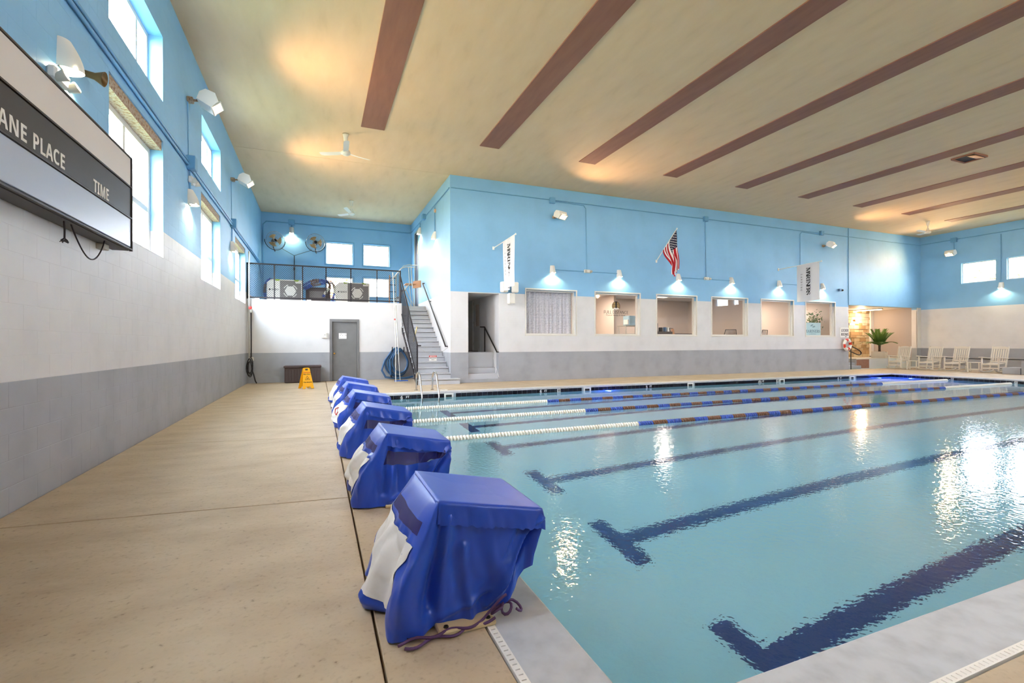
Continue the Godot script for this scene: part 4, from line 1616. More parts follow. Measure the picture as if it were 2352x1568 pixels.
func build_balcony() -> void:
	var f := thing("balcony_railing", "black chain link railing along the balcony edge", "railing", Vector3(0, 0, ZU - 0.03))
	var b := MB.new()
	b.cbox(Vector3(0.32, 4.03, 0), Vector3(5.1, 0.04, 0.04), 0.004)
	part(b, "top_rail", M.iron, f)
	b = MB.new()
	b.cbox(Vector3(0.32, 2.89, 0), Vector3(5.1, 0.04, 0.04), 0.004)
	part(b, "bottom_rail", M.iron, f)
	var xs := [-2.2, -1.385, -0.502, 0.26, 1.093, 2.005, 2.856]
	for x in xs:
		b = MB.new()
		b.cbox(Vector3(x, 3.44, 0), Vector3(0.036, 1.2, 0.036), 0.004)
		part(b, "post", M.iron, f)
	for i in 6:
		b = MB.new()
		chain_link(b, Vector3(xs[i], 2.9, 0), Vector3(xs[i + 1] - xs[i], 0, 0), Vector3(0, 1.12, 0))
		tag(part(b, "wire_mesh", M.wire, f), "", "", "", "stuff")
	for x in [-1.9, 0.0 - 0.3]:
		b = MB.new()
		b.cbox(Vector3(x, 2.845, 0.01), Vector3(0.14, 0.03, 0.08), 0.004)
		part(b, "foot_plate", M.plastic, f)
	# dehumidifier boxes
	var U := [[-1.68, 1.16, "white and grey dehumidifier box nearest the left wall on the balcony"], [0.60, 1.21, "white and grey dehumidifier box in front of the balcony windows"]]
	for q in U:
		var o := thing("dehumidifier", q[2], "dehumidifier", Vector3(q[0], 2.83, -19.05), 0, "dehumidifiers on the balcony")
		b = MB.new()
		b.prism(PackedVector2Array([Vector2(0, 0), Vector2(q[1], 0), Vector2(q[1], 0.78), Vector2(0.14, 0.78), Vector2(0, 0.66)]), -0.25, 0.25)
		part(b, "body", M.unit_white, o)
		b = MB.new()
		b.prism(PackedVector2Array([Vector2(0.42, 0.03), Vector2(q[1] - 0.05, 0.03), Vector2(q[1] - 0.05, 0.66), Vector2(q[1] - 0.24, 0.66), Vector2(q[1] - 0.24, 0.75), Vector2(0.42, 0.75)]), 0.25, 0.262)
		part(b, "grille_panel", M.unit_grey, o)
		b = MB.new()
		var hx := PackedVector2Array()
		for k in 6:
			hx.append(Vector2(0.76 + cos(k * PI / 3) * 0.19, 0.38 + sin(k * PI / 3) * 0.19))
		b.prism(hx, 0.262, 0.275)
		part(b, "hexagon_cover", M.unit_white, o)
		for k in 4:
			b = MB.new()
			var arc := []
			for m in 7:
				var a := k * PI / 2 + 0.35 + m * 0.13
				arc.append(Vector3(0.76 + cos(a) * 0.225, 0.38 + sin(a) * 0.225, 0.266))
			b.tube(arc, 0.018, 5)
			part(b, "ring_segment", M.unit_white, o)
		for x in [0.34, q[1] - 0.2]:
			b = MB.new()
			b.prism(PackedVector2Array([Vector2(x - 0.09, 0.783), Vector2(x - 0.05, 0.73), Vector2(x + 0.05, 0.73), Vector2(x + 0.09, 0.783)]), 0.24, 0.268)
			part(b, "latch", M.green, o)
		b = MB.new()
		b.lathe([Vector2(0, 0), Vector2(0.028, 0), Vector2(0.03, 0.004), Vector2(0, 0.005)], 12, Transform3D(Basis(Vector3.RIGHT, PI / 2), Vector3(0.1, 0.42, 0.25)))
		part(b, "logo_dot", M.ink, o)
		letters("QUEST", 0.055, Vector3(0.27, 0.42, 0.252), Basis(), M.ink, o, "lettering", null, 0.003)
	# storage reel with a coiled lane rope over it
	var t := thing("rope_cart", "dark wheeled cart between the two dehumidifiers on the balcony", "cart", Vector3(0.0, 2.83, -19.35))
	b = MB.new()
	b.cbox(Vector3(0, 0.3, 0), Vector3(0.85, 0.5, 0.5), 0.02)
	part(b, "body", M.brown_box, t)
	b = MB.new()
	b.span(Vector3(-0.3, 0.2, 0.25), Vector3(0.25, 0.44, 0.262))
	part(b, "label_panel", M.unit_grey, t)
	b = MB.new()
	b.cbox(Vector3(0, 0.57, 0), Vector3(0.9, 0.03, 0.55), 0.01)
	part(b, "lid", M.unit_grey, t)
	for x in [-0.3, 0.3]:
		b = MB.new()
		b.tube([Vector3(x, 0.05, -0.2), Vector3(x, 0.05, 0.2)], 0.05, 10)
		part(b, "wheel", M.dark, t)
	var R := thing("spare_lane_rope", "spare lane rope of blue and brown floats heaped over the balcony cart", "lane rope", Vector3(0.0, 2.83, -19.2))
	heap(R, [Vector3(-0.5, 0.55, 0.1), Vector3(-0.3, 0.66, 0.12), Vector3(0.0, 0.8, 0.1), Vector3(0.3, 0.82, 0.1), Vector3(0.42, 0.7, 0.15), Vector3(0.3, 0.45, 0.22), Vector3(0.15, 0.2, 0.26)])
	heap(R, [Vector3(-0.5, 0.66, -0.05), Vector3(-0.2, 0.84, 0.0), Vector3(0.2, 0.86, 0.0), Vector3(0.5, 0.78, 0.0), Vector3(0.58, 0.5, 0.05), Vector3(0.52, 0.2, 0.1), Vector3(0.5, 0.06, 0.1)])
	heap(R, [Vector3(-0.45, 0.5, 0.2), Vector3(-0.2, 0.62, 0.2), Vector3(0.1, 0.7, 0.2), Vector3(0.36, 0.78, 0.18)])
	R = thing("coiled_lane_rope", "lane rope hung in a coil beside the left dehumidifier", "lane rope", Vector3(-1.72, 2.83, -19.2))
	heap(R, [Vector3(-0.02, 0.05, 0.0), Vector3(-0.06, 0.35, 0.0), Vector3(-0.03, 0.65, 0.0), Vector3(0.1, 0.82, 0.0), Vector3(0.25, 0.8, -0.05), Vector3(0.3, 0.55, -0.1)])
	# wall fans
	for q in [[-1.66, 5.64, "round caged wall fan nearest the left wall", 0.35], [-0.1, 5.67, "round caged wall fan beside the balcony windows", 0.1]]:
		var o := thing("wall_fan", q[2], "fan", Vector3(q[0], q[1], ZB + 0.42), q[3], "caged wall fans")
		b = MB.new()
		for k in 5:
			var rr := 0.36 - k * 0.07
			var ring := []
			for m in 33:
				var a := TAU * m / 32
				ring.append(Vector3(cos(a) * rr, sin(a) * rr, 0.1 - rr * rr * 0.7 + 0.04))
			b.tube(ring, 0.008 if k == 0 else 0.003, 4, false)
		for k in 40:
			var a := TAU * k / 40
			var sp := []
			for m in 5:
				var rr := 0.07 + 0.29 * m / 4.0
				sp.append(Vector3(cos(a + 0.5 * m / 4.0) * rr, sin(a + 0.5 * m / 4.0) * rr, 0.14 - rr * rr * 0.7))
			b.tube(sp, 0.004, 3, false)
		tag(part(b, "cage", M.steel, o), "", "", "", "stuff")
		b = MB.new()
		b.tube([Vector3(-0.2, 0, -0.06), Vector3(0.2, 0, -0.06)], 0.0, 3)
		for k in 3:
			b = MB.new()
			var bl := []
			for m in 6:
				var row := PackedVector3Array()
				for n in 4:
					var a := k * TAU / 3 + (n / 3.0 - 0.5) * (0.7 + 0.15 * m)
					var rr := 0.06 + 0.2 * m / 5.0
					row.append(Vector3(cos(a) * rr, sin(a) * rr, (n / 3.0 - 0.5) * 0.08))
				bl.append(row)
			b.grid(bl)
			part(b, "blade", mat(Color(0.70, 0.52, 0.20), 0.4), o)
		b = MB.new()
		b.lathe([Vector2(0, 0.1), Vector2(0.06, 0.09), Vector2(0.08, 0.0), Vector2(0.1, -0.05), Vector2(0.1, -0.2), Vector2(0, -0.22)], 16, Transform3D(Basis(Vector3.RIGHT, PI / 2), Vector3.ZERO))
		part(b, "motor", M.iron, o)
		b = MB.new()
		var yk := []
		for m in 13:
			var a := PI + PI * m / 12
			yk.append(Vector3(cos(a) * 0.4, -sin(a) * 0.4 * (-1.0), 0))
		b.tube(yk, 0.014, 6)
		part(b, "yoke", M.iron, o)
		b = MB.new()
		b.tube([Vector3(0, -0.4, 0), Vector3(0.05, -0.42, -0.2), Vector3(0, -0.1, -0.4)], 0.02, 6)
		part(b, "bracket", M.iron, o)
	var w := thing("fan_wiring", "thin conduit branching to both wall fans", "conduit", Vector3(0, 0, ZB))
	b = MB.new()
	b.tube([Vector3(-0.95, 3.5, 0.02), Vector3(-0.95, 5.12, 0.02)], 0.016, 6)
	part(b, "riser_pipe", M.iron, w)
	for q in [Vector3(-1.45, 5.4, 0.05), Vector3(-0.25, 5.4, 0.05)]:
		b = MB.new()
		b.tube([Vector3(-0.95, 5.12, 0.02), q], 0.009, 5)
		part(b, "branch_pipe", M.iron, w)
	b = MB.new()
	b.cbox(Vector3(-0.95, 4.55, 0.04), Vector3(0.06, 0.12, 0.06), 0.005)
	part(b, "switch_box", M.iron, w)
	# tall dark door on the landing, in the side wall
	var d := setting("door_2", "tall dark door on the balcony landing")
	d.transform = Transform3D(Basis(Vector3.BACK, Vector3.UP, Vector3.LEFT), Vector3(XC, 0, 0))
	b = MB.new()
	b.span(Vector3(-21.55, 2.83, -0.05), Vector3(-20.83, 6.24, -0.005))
	part(b, "leaf", mat(Color(0.10, 0.11, 0.20), 0.5), d)
	b = MB.new()
	b.span(Vector3(-21.62, 2.83, -0.1), Vector3(-21.55, 6.3, 0.02))
	b.span(Vector3(-21.62, 6.24, -0.1), Vector3(-20.78, 6.3, 0.02))
	b.span(Vector3(-20.83, 2.83, -0.1), Vector3(-20.78, 6.24, 0.02))
	part(b, "door_frame", M.alu, d)
	b = MB.new()
	b.span(Vector3(-20.98, 5.25, -0.005), Vector3(-20.86, 5.6, 0.01))
	part(b, "brass_plate", M.brass, d)
	# lifeguard chair
	var c := thing("lifeguard_chair", "tubular steel lifeguard chair with a wooden back on the landing", "chair", Vector3(3.45, 2.83, -20.4))
	var fr := func(pts: Array, called: String) -> void:
		var q := MB.new()
		q.tube(pts, 0.017, 7)
		part(q, called, M.alu, c)
	fr.call([Vector3(-0.6, 1.15, 0.3), Vector3(-0.15, 1.72, 0.3), Vector3(0.05, 1.78, 0.3), Vector3(0.42, 1.78, 0.3)], "arm_rail")
	fr.call([Vector3(-0.6, 1.15, -0.3), Vector3(-0.15, 1.72, -0.3), Vector3(0.05, 1.78, -0.3), Vector3(0.42, 1.78, -0.3)], "arm_rail")
	for sz in [-0.3, 0.3]:
		fr.call([Vector3(0.28, 0, sz), Vector3(0.2, 1.0, sz), Vector3(0.16, 1.76, sz)], "leg")
		fr.call([Vector3(-0.55, 0, sz), Vector3(-0.1, 0.75, sz), Vector3(0.1, 1.0, sz)], "leg")
		fr.call([Vector3(0.28, 0.05, sz), Vector3(-0.1, 0.8, sz)], "brace")
	for q in [[-0.32, 0.42], [-0.15, 0.72]]:
		b = MB.new()
		b.cbox(Vector3(q[0], q[1], 0), Vector3(0.2, 0.03, 0.6), 0.006)
		part(b, "foot_step", M.unit_grey, c)
	b = MB.new()
	b.cbox(Vector3(0.15, 1.0, 0), Vector3(0.42, 0.035, 0.58), 0.01)
	part(b, "seat", M.wood, c)
	b = MB.new()
	b.cbox(Vector3(0.4, 0.98, 0.32), Vector3(0.035, 0.30, 0.5), 0.01, Basis(Vector3.UP, 0.5))
	part(b, "back_board", M.wood, c)
	# walker-like frame leaning at the gate
	var g := thing("leaning_ladder", "folded metal ladder leaning inside the railing by the stair head", "ladder", Vector3(2.62, 2.83, -18.5))
	for x in [-0.12, 0.12]:
		b = MB.new()
		b.tube([Vector3(x, 0, 0), Vector3(x + 0.02, 1.1, -0.06)], 0.022, 7)
		part(b, "side_rail", M.wood if x < 0 else M.alu, g)
	for k in 4:
		b = MB.new()
		b.tube([Vector3(-0.12, 0.2 + 0.26 * k, 0), Vector3(0.12, 0.2 + 0.26 * k, 0)], 0.014, 6)
		part(b, "rung", M.iron, g)


func heap(parent: Node3D, ctrl: Array) -> void:
	# a rope of floats along a curve, in sections of colour
	var cv := Curve3D.new()
	for i in ctrl.size():
		var t: Vector3 = (ctrl[mini(i + 1, ctrl.size() - 1)] - ctrl[maxi(i - 1, 0)]) / 6.0
		cv.add_point(ctrl[i], -t, t)
	var l := cv.get_baked_length()
	var n := int(l / 0.05)
	var per := 6
	var i := 0
	var sec := 0
	while i < n:
		var b := MB.new()
		for k in per:
			if i >= n: break
			var p := cv.sample_baked(i * l / n)
			var q := cv.sample_baked((i + 0.5) * l / n)
			var d := (q - p).normalized()
			var x := d.cross(Vector3.BACK).normalized()
			b.lathe([Vector2(0.015, -0.022), Vector2(0.05, -0.014), Vector2(0.054, 0), Vector2(0.05, 0.014), Vector2(0.015, 0.022)], 9, Transform3D(Basis(x, d, x.cross(d)), p))
			i += 1
		var kind: int = [1, 2, 1, 2, 0][sec % 5]
		if b.v.size():
			tag(part(b, ["white_floats", "blue_floats", "brown_floats"][kind], [M.float_white, M.float_blue, M.float_brown][kind], parent), "", "", "", "stuff")
		sec += 1


func build_under_balcony() -> void:
	var d := setting("door_3", "grey steel door in the wall under the balcony")
	d.position = Vector3(0, 0, ZU)
	var b := MB.new()
	b.span(Vector3(0.37, 0, -0.14), Vector3(0.455, 2.2, 0.03))
	b.span(Vector3(1.29, 0, -0.14), Vector3(1.37, 2.2, 0.03))
	b.span(Vector3(0.455, 2.1, -0.14), Vector3(1.29, 2.2, 0.03))
	part(b, "door_frame", M.door, d)
	b = MB.new()
	b.cbox(Vector3(0.8725, 1.052, -0.07), Vector3(0.828, 2.09, 0.045), 0.004)
	var leaf := part(b, "leaf", M.door, d)
	b = MB.new()
	b.lathe([Vector2(0, 0), Vector2(0.032, 0), Vector2(0.032, 0.008), Vector2(0.012, 0.012), Vector2(0.012, 0.03), Vector2(0.028, 0.038), Vector2(0.03, 0.055), Vector2(0.02, 0.068), Vector2(0, 0.07)], 14, Transform3D(Basis(Vector3.RIGHT, PI / 2), Vector3(0.53, 0.97, -0.047)))
	part(b, "knob", M.brass, leaf)
	b = MB.new()
	b.span(Vector3(0.68, 1.50, -0.046), Vector3(0.94, 1.70, -0.042))
	var n := thing("paper_notice", "white paper notice taped to the grey steel door", "notice", Vector3(0, 0, ZU))
	part(b, "sheet", M.paper, n)
	for q in [[0.73, 1.66, 0.06], [0.88, 1.66, 0.05], [0.72, 1.61, 0.03], [0.79, 1.61, 0.03], [0.88, 1.61, 0.06], [0.70, 1.53, 0.03]]:
		b = MB.new()
		b.span(Vector3(q[0], q[1], -0.042), Vector3(q[0] + q[2], q[1] + 0.014, -0.0412))
		part(b, "print_line", M.unit_grey, n)
	var s := thing("switch_box", "white switch box on the wall left of the steel door", "switch", Vector3(0.205, 1.615, ZU))
	b = MB.new()
	b.cbox(Vector3(0, 0, 0.025), Vector3(0.18, 0.2, 0.05), 0.006)
	part(b, "box", M.offwhite, s)
	b = MB.new()
	b.cbox(Vector3(0.01, 0, 0.053), Vector3(0.08, 0.13, 0.012), 0.004)
	part(b, "cover_plate", M.plastic, s)
	b = MB.new()
	b.cbox(Vector3(0.01, 0.02, 0.062), Vector3(0.016, 0.025, 0.012), 0.002)
	part(b, "toggle", M.dark, s)
	# storage chest
	var c := thing("storage_chest", "dark brown resin storage chest against the wall under the balcony", "chest", Vector3(-0.49, 0, -17.83))
	b = MB.new()
	b.cbox(Vector3(0, 0.26, 0), Vector3(1.12, 0.5, 0.46), 0.015)
	part(b, "body", M.brown_box, c)
	for k in 12:
		b = MB.new()
		b.cbox(Vector3(-0.484 + k * 0.088, 0.25, 0.235), Vector3(0.078, 0.42, 0.018), 0.006)
		part(b, "slat", M.brown_box, c)
	b = MB.new()
	b.cbox(Vector3(0, 0.545, 0), Vector3(1.17, 0.075, 0.5), 0.015)
	part(b, "lid", M.brown_box, c)
	b = MB.new()
	b.cbox(Vector3(0, 0.535, 0.252), Vector3(0.2, 0.02, 0.01), 0.003)
	part(b, "grip", M.black, c)
	# wet floor sign
	var f := thing("floor_sign", "yellow folding wet floor sign on the deck", "sign", Vector3(-0.335, 0, -15.25), 0.42)
	for sgn in [1, -1]:
		var face := Node3D.new()
		face.name = "panel"
		f.add_child(face, true)
		face.transform = Transform3D(Basis(Vector3.UP, 0.0 if sgn > 0 else PI) * Basis(Vector3.RIGHT, -0.24), Vector3(0, 0.01, 0.155 * sgn))
		b = MB.new()
		b.prism(PackedVector2Array([Vector2(-0.165, 0), Vector2(-0.09, 0), Vector2(-0.06, 0.06), Vector2(0.06, 0.06), Vector2(0.09, 0), Vector2(0.165, 0), Vector2(0.095, 0.6), Vector2(0.06, 0.62), Vector2(-0.06, 0.62), Vector2(-0.095, 0.6)]), -0.008, 0.008)
		part(b, "plate", M.yellow, face)
		b = MB.new()
		b.prism(PackedVector2Array([Vector2(-0.035, 0.545), Vector2(0.035, 0.545), Vector2(0.04, 0.59), Vector2(-0.04, 0.59)]), 0.008, 0.010)
		part(b, "grip_hole", M.dark, face)
		letters("CAUTION", 0.035, Vector3(0, 0.475, 0.009), Basis(), M.red, face, "lettering", null, 0.003)
		letters("Wet Floor", 0.032, Vector3(0, 0.425, 0.009), Basis(), M.ink, face, "lettering", null, 0.003)
		letters("Piso Mojado", 0.030, Vector3(0, 0.19, 0.009), Basis(), M.ink, face, "lettering", null, 0.003)
		b = MB.new()
		for k in 3:
			var a0 := PI / 2 + k * TAU / 3
			var a1 := a0 + TAU / 3
			b.tube([Vector3(cos(a0) * 0.075, 0.30 + sin(a0) * 0.075, 0.009), Vector3(cos(a1) * 0.075, 0.30 + sin(a1) * 0.075, 0.009)], 0.004, 4)
		b.tube([Vector3(-0.02, 0.275, 0.009), Vector3(0.0, 0.30, 0.009), Vector3(0.02, 0.315, 0.009)], 0.006, 5)
		b.tube([Vector3(0.0, 0.30, 0.009), Vector3(0.025, 0.28, 0.009)], 0.005, 5)
		part(b, "warning_triangle", M.ink, face)
	# supply pipe and black hose in the corner
	var p := thing("corner_pipe", "supply pipe with a red valve in the corner by the left wall", "pipe", Vector3(-2.13, 0, -17.98))
	b = MB.new()
	b.tube([Vector3(0, 0.85, 0), Vector3(0, 4.4, 0)], 0.022, 8)
	part(b, "riser_pipe", M.alu, p)
	b = MB.new()
	b.tube([Vector3(0.06, 0.85, 0.02), Vector3(0.06, 2.45, 0.02)], 0.018, 8)
	part(b, "drop_pipe", M.iron, p)
	b = MB.new()
	b.lathe([Vector2(0.0, 0), Vector2(0.05, 0.0), Vector2(0.055, 0.015), Vector2(0.05, 0.03), Vector2(0, 0.03)], 12, Transform3D(Basis(Vector3.RIGHT, PI / 2), Vector3(0.04, 2.52, 0.05)))
	part(b, "valve_wheel", M.red, p)
	b = MB.new()
	b.cbox(Vector3(0.05, 2.42, 0.02), Vector3(0.09, 0.12, 0.07), 0.01)
	part(b, "valve_body", M.alu, p)
	var h := thing("garden_hose", "black hose hung in loops in the far left corner", "hose", Vector3(-2.08, 0, -17.85))
	b = MB.new()
	b.cbox(Vector3(0.02, 0.82, -0.05), Vector3(0.14, 0.12, 0.14), 0.01)
	part(b, "hanger", M.offwhite, h)
	b = MB.new()
	var pts := []
	for k in 90:
		var a := k * TAU / 22.0
		var g := 1.0 - 0.006 * k
		pts.append(Vector3(-0.02 + 0.10 * sin(a) * g + 0.01 * sin(k * 0.7), 0.55 - 0.34 * -cos(a) * g, 0.02 + 0.012 * sin(k * 0.31)))
	b.tube(pts, 0.014, 6)
	part(b, "loops", M.black, h)
	b = MB.new()
	b.tube([Vector3(0.05, 0.45, 0.04), Vector3(0.1, 0.3, 0.06), Vector3(0.15, 0.1, 0.08), Vector3(0.19, 0.02, 0.08)], 0.02, 6)
	part(b, "nozzle", M.black, h)
	# vacuum hose
	var v := thing("vacuum_hose", "thick blue pool vacuum hose coiled on wall hooks", "hose", Vector3(2.72, 0, ZU))
	b = MB.new()
	pts = []
	for k in 150:
		var a := PI / 2 + k * TAU / 36.0
		var lp := int(k / 36.0)
		var rx: float = 0.42 - 0.05 * lp + 0.03 * sin(k * 0.17)
		var ry: float = 0.52 - 0.035 * lp + 0.03 * cos(k * 0.11)
		var px := cos(a) * rx + 0.03 * lp
		var py := 0.62 + sin(a) * ry
		if sin(a) > 0.0: px *= 1.0 - 0.32 * sin(a)
		pts.append(Vector3(px, maxf(0.06, py + 0.02 * lp), 0.1 + 0.06 * lp + 0.02 * sin(k * 0.3)))
	b.tube(pts, 0.035, 9)
	part(b, "coil", M.hose, v)
	b = MB.new()
	b.tube([Vector3(-0.25, 1.0, 0.2), Vector3(-0.48, 0.7, 0.22), Vector3(-0.58, 0.35, 0.24), Vector3(-0.45, 0.1, 0.26), Vector3(-0.1, 0.045, 0.28), Vector3(0.3, 0.05, 0.26), Vector3(0.55, 0.1, 0.22)], 0.035, 9)
	part(b, "loose_loop", M.hose, v)
	b = MB.new()
	b.tube([Vector3(-0.3, 0.75, 0.3), Vector3(-0.29, 0.4, 0.32), Vector3(-0.27, 0.18, 0.32)], 0.037, 9)
	part(b, "hose_end", M.hose, v)
	b = MB.new()
	b.tube([Vector3(-0.27, 0.2, 0.32), Vector3(-0.26, 0.08, 0.32)], 0.03, 9)
	part(b, "cuff", M.black, v)
	for x in [-0.22, 0.2]:
		b = MB.new()
		b.tube([Vector3(x, 1.02, 0.006), Vector3(x, 1.02, 0.3), Vector3(x, 1.2, 0.34)], 0.016, 6)
		part(b, "hook", M.iron, v)
	# brush and poles
	var k := thing("pool_brush", "blue pool brush standing on the deck on its long pole", "brush", Vector3(2.62, 0, -16.75))
	b = MB.new()
	b.cbox(Vector3(0.04, 0.035, 0), Vector3(0.46, 0.04, 0.07), 0.012)
	part(b, "head", mat(Color(0.20, 0.42, 0.80), 0.45), k)
	b = MB.new()
	b.cbox(Vector3(0.04, 0.01, 0), Vector3(0.44, 0.02, 0.05), 0.004)
	part(b, "bristles", M.plastic, k)
	b = MB.new()
	b.tube([Vector3(0.0, 0.04, 0), Vector3(-0.02, 1.4, -0.35), Vector3(-0.03, 2.7, -0.75)], 0.016, 8)
	part(b, "pole", M.alu, k)
	k = thing("telescopic_pole", "slim aluminium pole with a red collar beside the pool brush", "pole", Vector3(2.45, 0, -16.62))
	b = MB.new()
	b.tube([Vector3(0, 0.0, 0.0), Vector3(0.06, 1.3, -0.38), Vector3(0.07, 3.9, -1.1)], 0.014, 8)
	part(b, "tube", M.offwhite, k)
	b = MB.new()
	b.tube([Vector3(0.065, 2.15, -0.615), Vector3(0.066, 2.2, -0.63)], 0.026, 8)
	part(b, "collar", M.red, k)


func build_stair_things() -> void:
	var f := thing("stair_railing", "black chain link railing along the open side of the stairs", "railing", Vector3(2.9, 0, 0))
	var b := MB.new()
	b.tube([Vector3(0, 1.28, -15.12), Vector3(0, 4.03, -18.6)], 0.026, 8)
	part(b, "top_rail", M.iron, f)
	b = MB.new()
	b.tube([Vector3(0, 0.18, -15.12), Vector3(0, 2.75, -18.55)], 0.022, 8)
	part(b, "bottom_rail", M.iron, f)
	for q in [[-15.12, 0.0, 1.28], [-16.8, 1.4, 2.62], [-18.6, 2.6, 4.03]]:
		b = MB.new()
		b.tube([Vector3(0, q[1], q[0]), Vector3(0, q[2], q[0])], 0.026, 8)
		part(b, "post", M.iron, f)
	b = MB.new()
	chain_link(b, Vector3(0, 0.2, -15.12), Vector3(0, 2.55, -3.45), Vector3(0, 1.08, 0.0), 0.085, 0.0028)
	tag(part(b, "wire_mesh", M.wire, f), "", "", "", "stuff")
	b = MB.new()
	b.cbox(Vector3(0.03, 1.62, -15.6), Vector3(0.03, 0.75, 0.05), 0.005, Basis(Vector3.RIGHT, 0.9))
	part(b, "padding", mat(Color(0.86, 0.80, 0.60), 0.7), f)
	b = MB.new()
	b.tube([Vector3(0, 1.25, -15.12), Vector3(0.12, 1.25, -15.1)], 0.022, 6)
	part(b, "rail_end", M.iron, f)
	var h := thing("handrail", "dark wall handrail on the right of the balcony stairs", "handrail", Vector3(XC - 0.08, 0, 0))
	b = MB.new()
	b.tube([Vector3(0, 1.22, -15.72), Vector3(0, 3.79, -19.5)], 0.028, 8)
	part(b, "rail", M.iron, h)
	for q in [Vector3(0, 1.22, -15.72), Vector3(0, 2.95, -18.27), Vector3(0, 3.79, -19.5)]:
		b = MB.new()
		b.tube([q, q + Vector3(0.075, 0, 0)], 0.022, 6)
		part(b, "bracket", M.iron, h)
	# chain with a sign across the foot of the stairs
	var c := thing("chain_sign", "red and white notice sign hung on a chain across the stairs", "sign", Vector3(0, 0, -15.4))
	b = MB.new()
	var pts := []
	for k in 17:
		var u := k / 16.0
		pts.append(Vector3(3.0 + 0.98 * u, 1.2 - 0.24 * sin(PI * u), 0.0))
	b.tube(pts, 0.006, 5)
	part(b, "chain", M.alu, c)
	b = MB.new()
	b.cbox(Vector3(3.46, 0.84, 0.012), Vector3(0.25, 0.18, 0.006), 0.002)
	var pl := part(b, "plate", M.paper, c)
	b = MB.new()
	b.span(Vector3(3.335, 0.87, 0.015), Vector3(3.585, 0.93, 0.018))
	part(b, "red_band", M.red, pl)
	letters("NOTICE", 0.04, Vector3(3.46, 0.90, 0.019), Basis(), M.paper, c, "lettering", null, 0.002)
	letters("EMPLOYEES", 0.028, Vector3(3.46, 0.838, 0.017), Basis(), M.unit_grey, c, "lettering", null, 0.002)
	letters("ONLY", 0.028, Vector3(3.46, 0.79, 0.017), Basis(), M.unit_grey, c, "lettering", null, 0.002)


# ---------------------------------------------------------------- banners, flag, signs on the office wall
func flag_pole(parent: Node3D, a: Vector3, t: Vector3) -> void:
	var b := MB.new()
	b.tube([a, t], 0.016, 8)
	part(b, "pole", M.plastic, parent)
	b = MB.new()
	b.lathe([Vector2(0, -0.03), Vector2(0.025, -0.02), Vector2(0.025, 0.02), Vector2(0, 0.03)], 10, Transform3D(Basis(), t))
	part(b, "finial", M.plastic, parent)
	b = MB.new()
	b.cbox(a + Vector3(0, 0, 0.01), Vector3(0.07, 0.11, 0.03), 0.005)
	part(b, "bracket", M.plastic, parent)


func banner(label: String, x: float, y: float, twist: float, sd: float) -> void:
	var o := thing("banner", label, "banner", Vector3(x, y, ZF), 0, "white banners on the office wall")
	flag_pole(o, Vector3(0, 0, 0.01), Vector3(0, 0.06, 2.0))
	var F := func(u: float, v: float) -> Vector3:
		# u out from the wall, v downwards
		var w := 0.9 + 1.0 * u
		var g := v * v
		return Vector3(twist * g * (0.10 * sin(u * 5.0 + sd) + 0.04 * sin(u * 11.0 + v * 3.0)) + 0.015 * sin(u * 13.0 + sd), 0.02 + 0.03 * u - 1.55 * v - 0.03 * sin(u * 3.0) * v, w - twist * 0.06 * g * sin(u * 4.0 + sd))
	var rows := []
	for i in 25:
		var row := PackedVector3Array()
		for j in 25:
			row.append(F.call(j / 24.0, i / 24.0))
		rows.append(row)
	var b := MB.new()
	b.grid(rows)
	part(b, "cloth", M.cloth_white, o)
	for q in [Vector3(0, 0.02, 0.93), Vector3(0, 0.045, 1.86)]:
		b = MB.new()
		b.lathe([Vector2(0.012, 0), Vector2(0.02, 0), Vector2(0.02, 0.006), Vector2(0.012, 0.006)], 10, Transform3D(Basis(Vector3.BACK, PI / 2), q))
		part(b, "grommet", M.alu, o)
	# lettering runs down the banner; seen from the left its face points to -x
	var words := "MARINERS"
	for k in words.length():
		var v := 0.17 + 0.088 * k
		lay(o, words[k], 0.20, F, 0.52, v, serif, M.ink, twist)
	words = "LANDING"
	for k in words.length():
		var v := 0.26 + 0.07 * k
		lay(o, words[k], 0.07, F, 0.24, v, serif, M.unit_grey, twist)


func lay(o: Node3D, ch: String, h: float, F: Callable, u: float, v: float, face: Font, m: Material, _t: float) -> void:
	var p: Vector3 = F.call(u, v)
	var du: Vector3 = (F.call(u + 0.02, v) - p).normalized()
	var dv: Vector3 = (F.call(u, v + 0.02) - p).normalized()
	# letters turned a quarter clockwise: their right is down, their up is out from the wall
	var n := dv.cross(du).normalized()
	var up := n.cross(dv).normalized()
	letters(ch, h, p + n * 0.009, Basis(dv, up, n), m, o, "letter", face, 0.002)


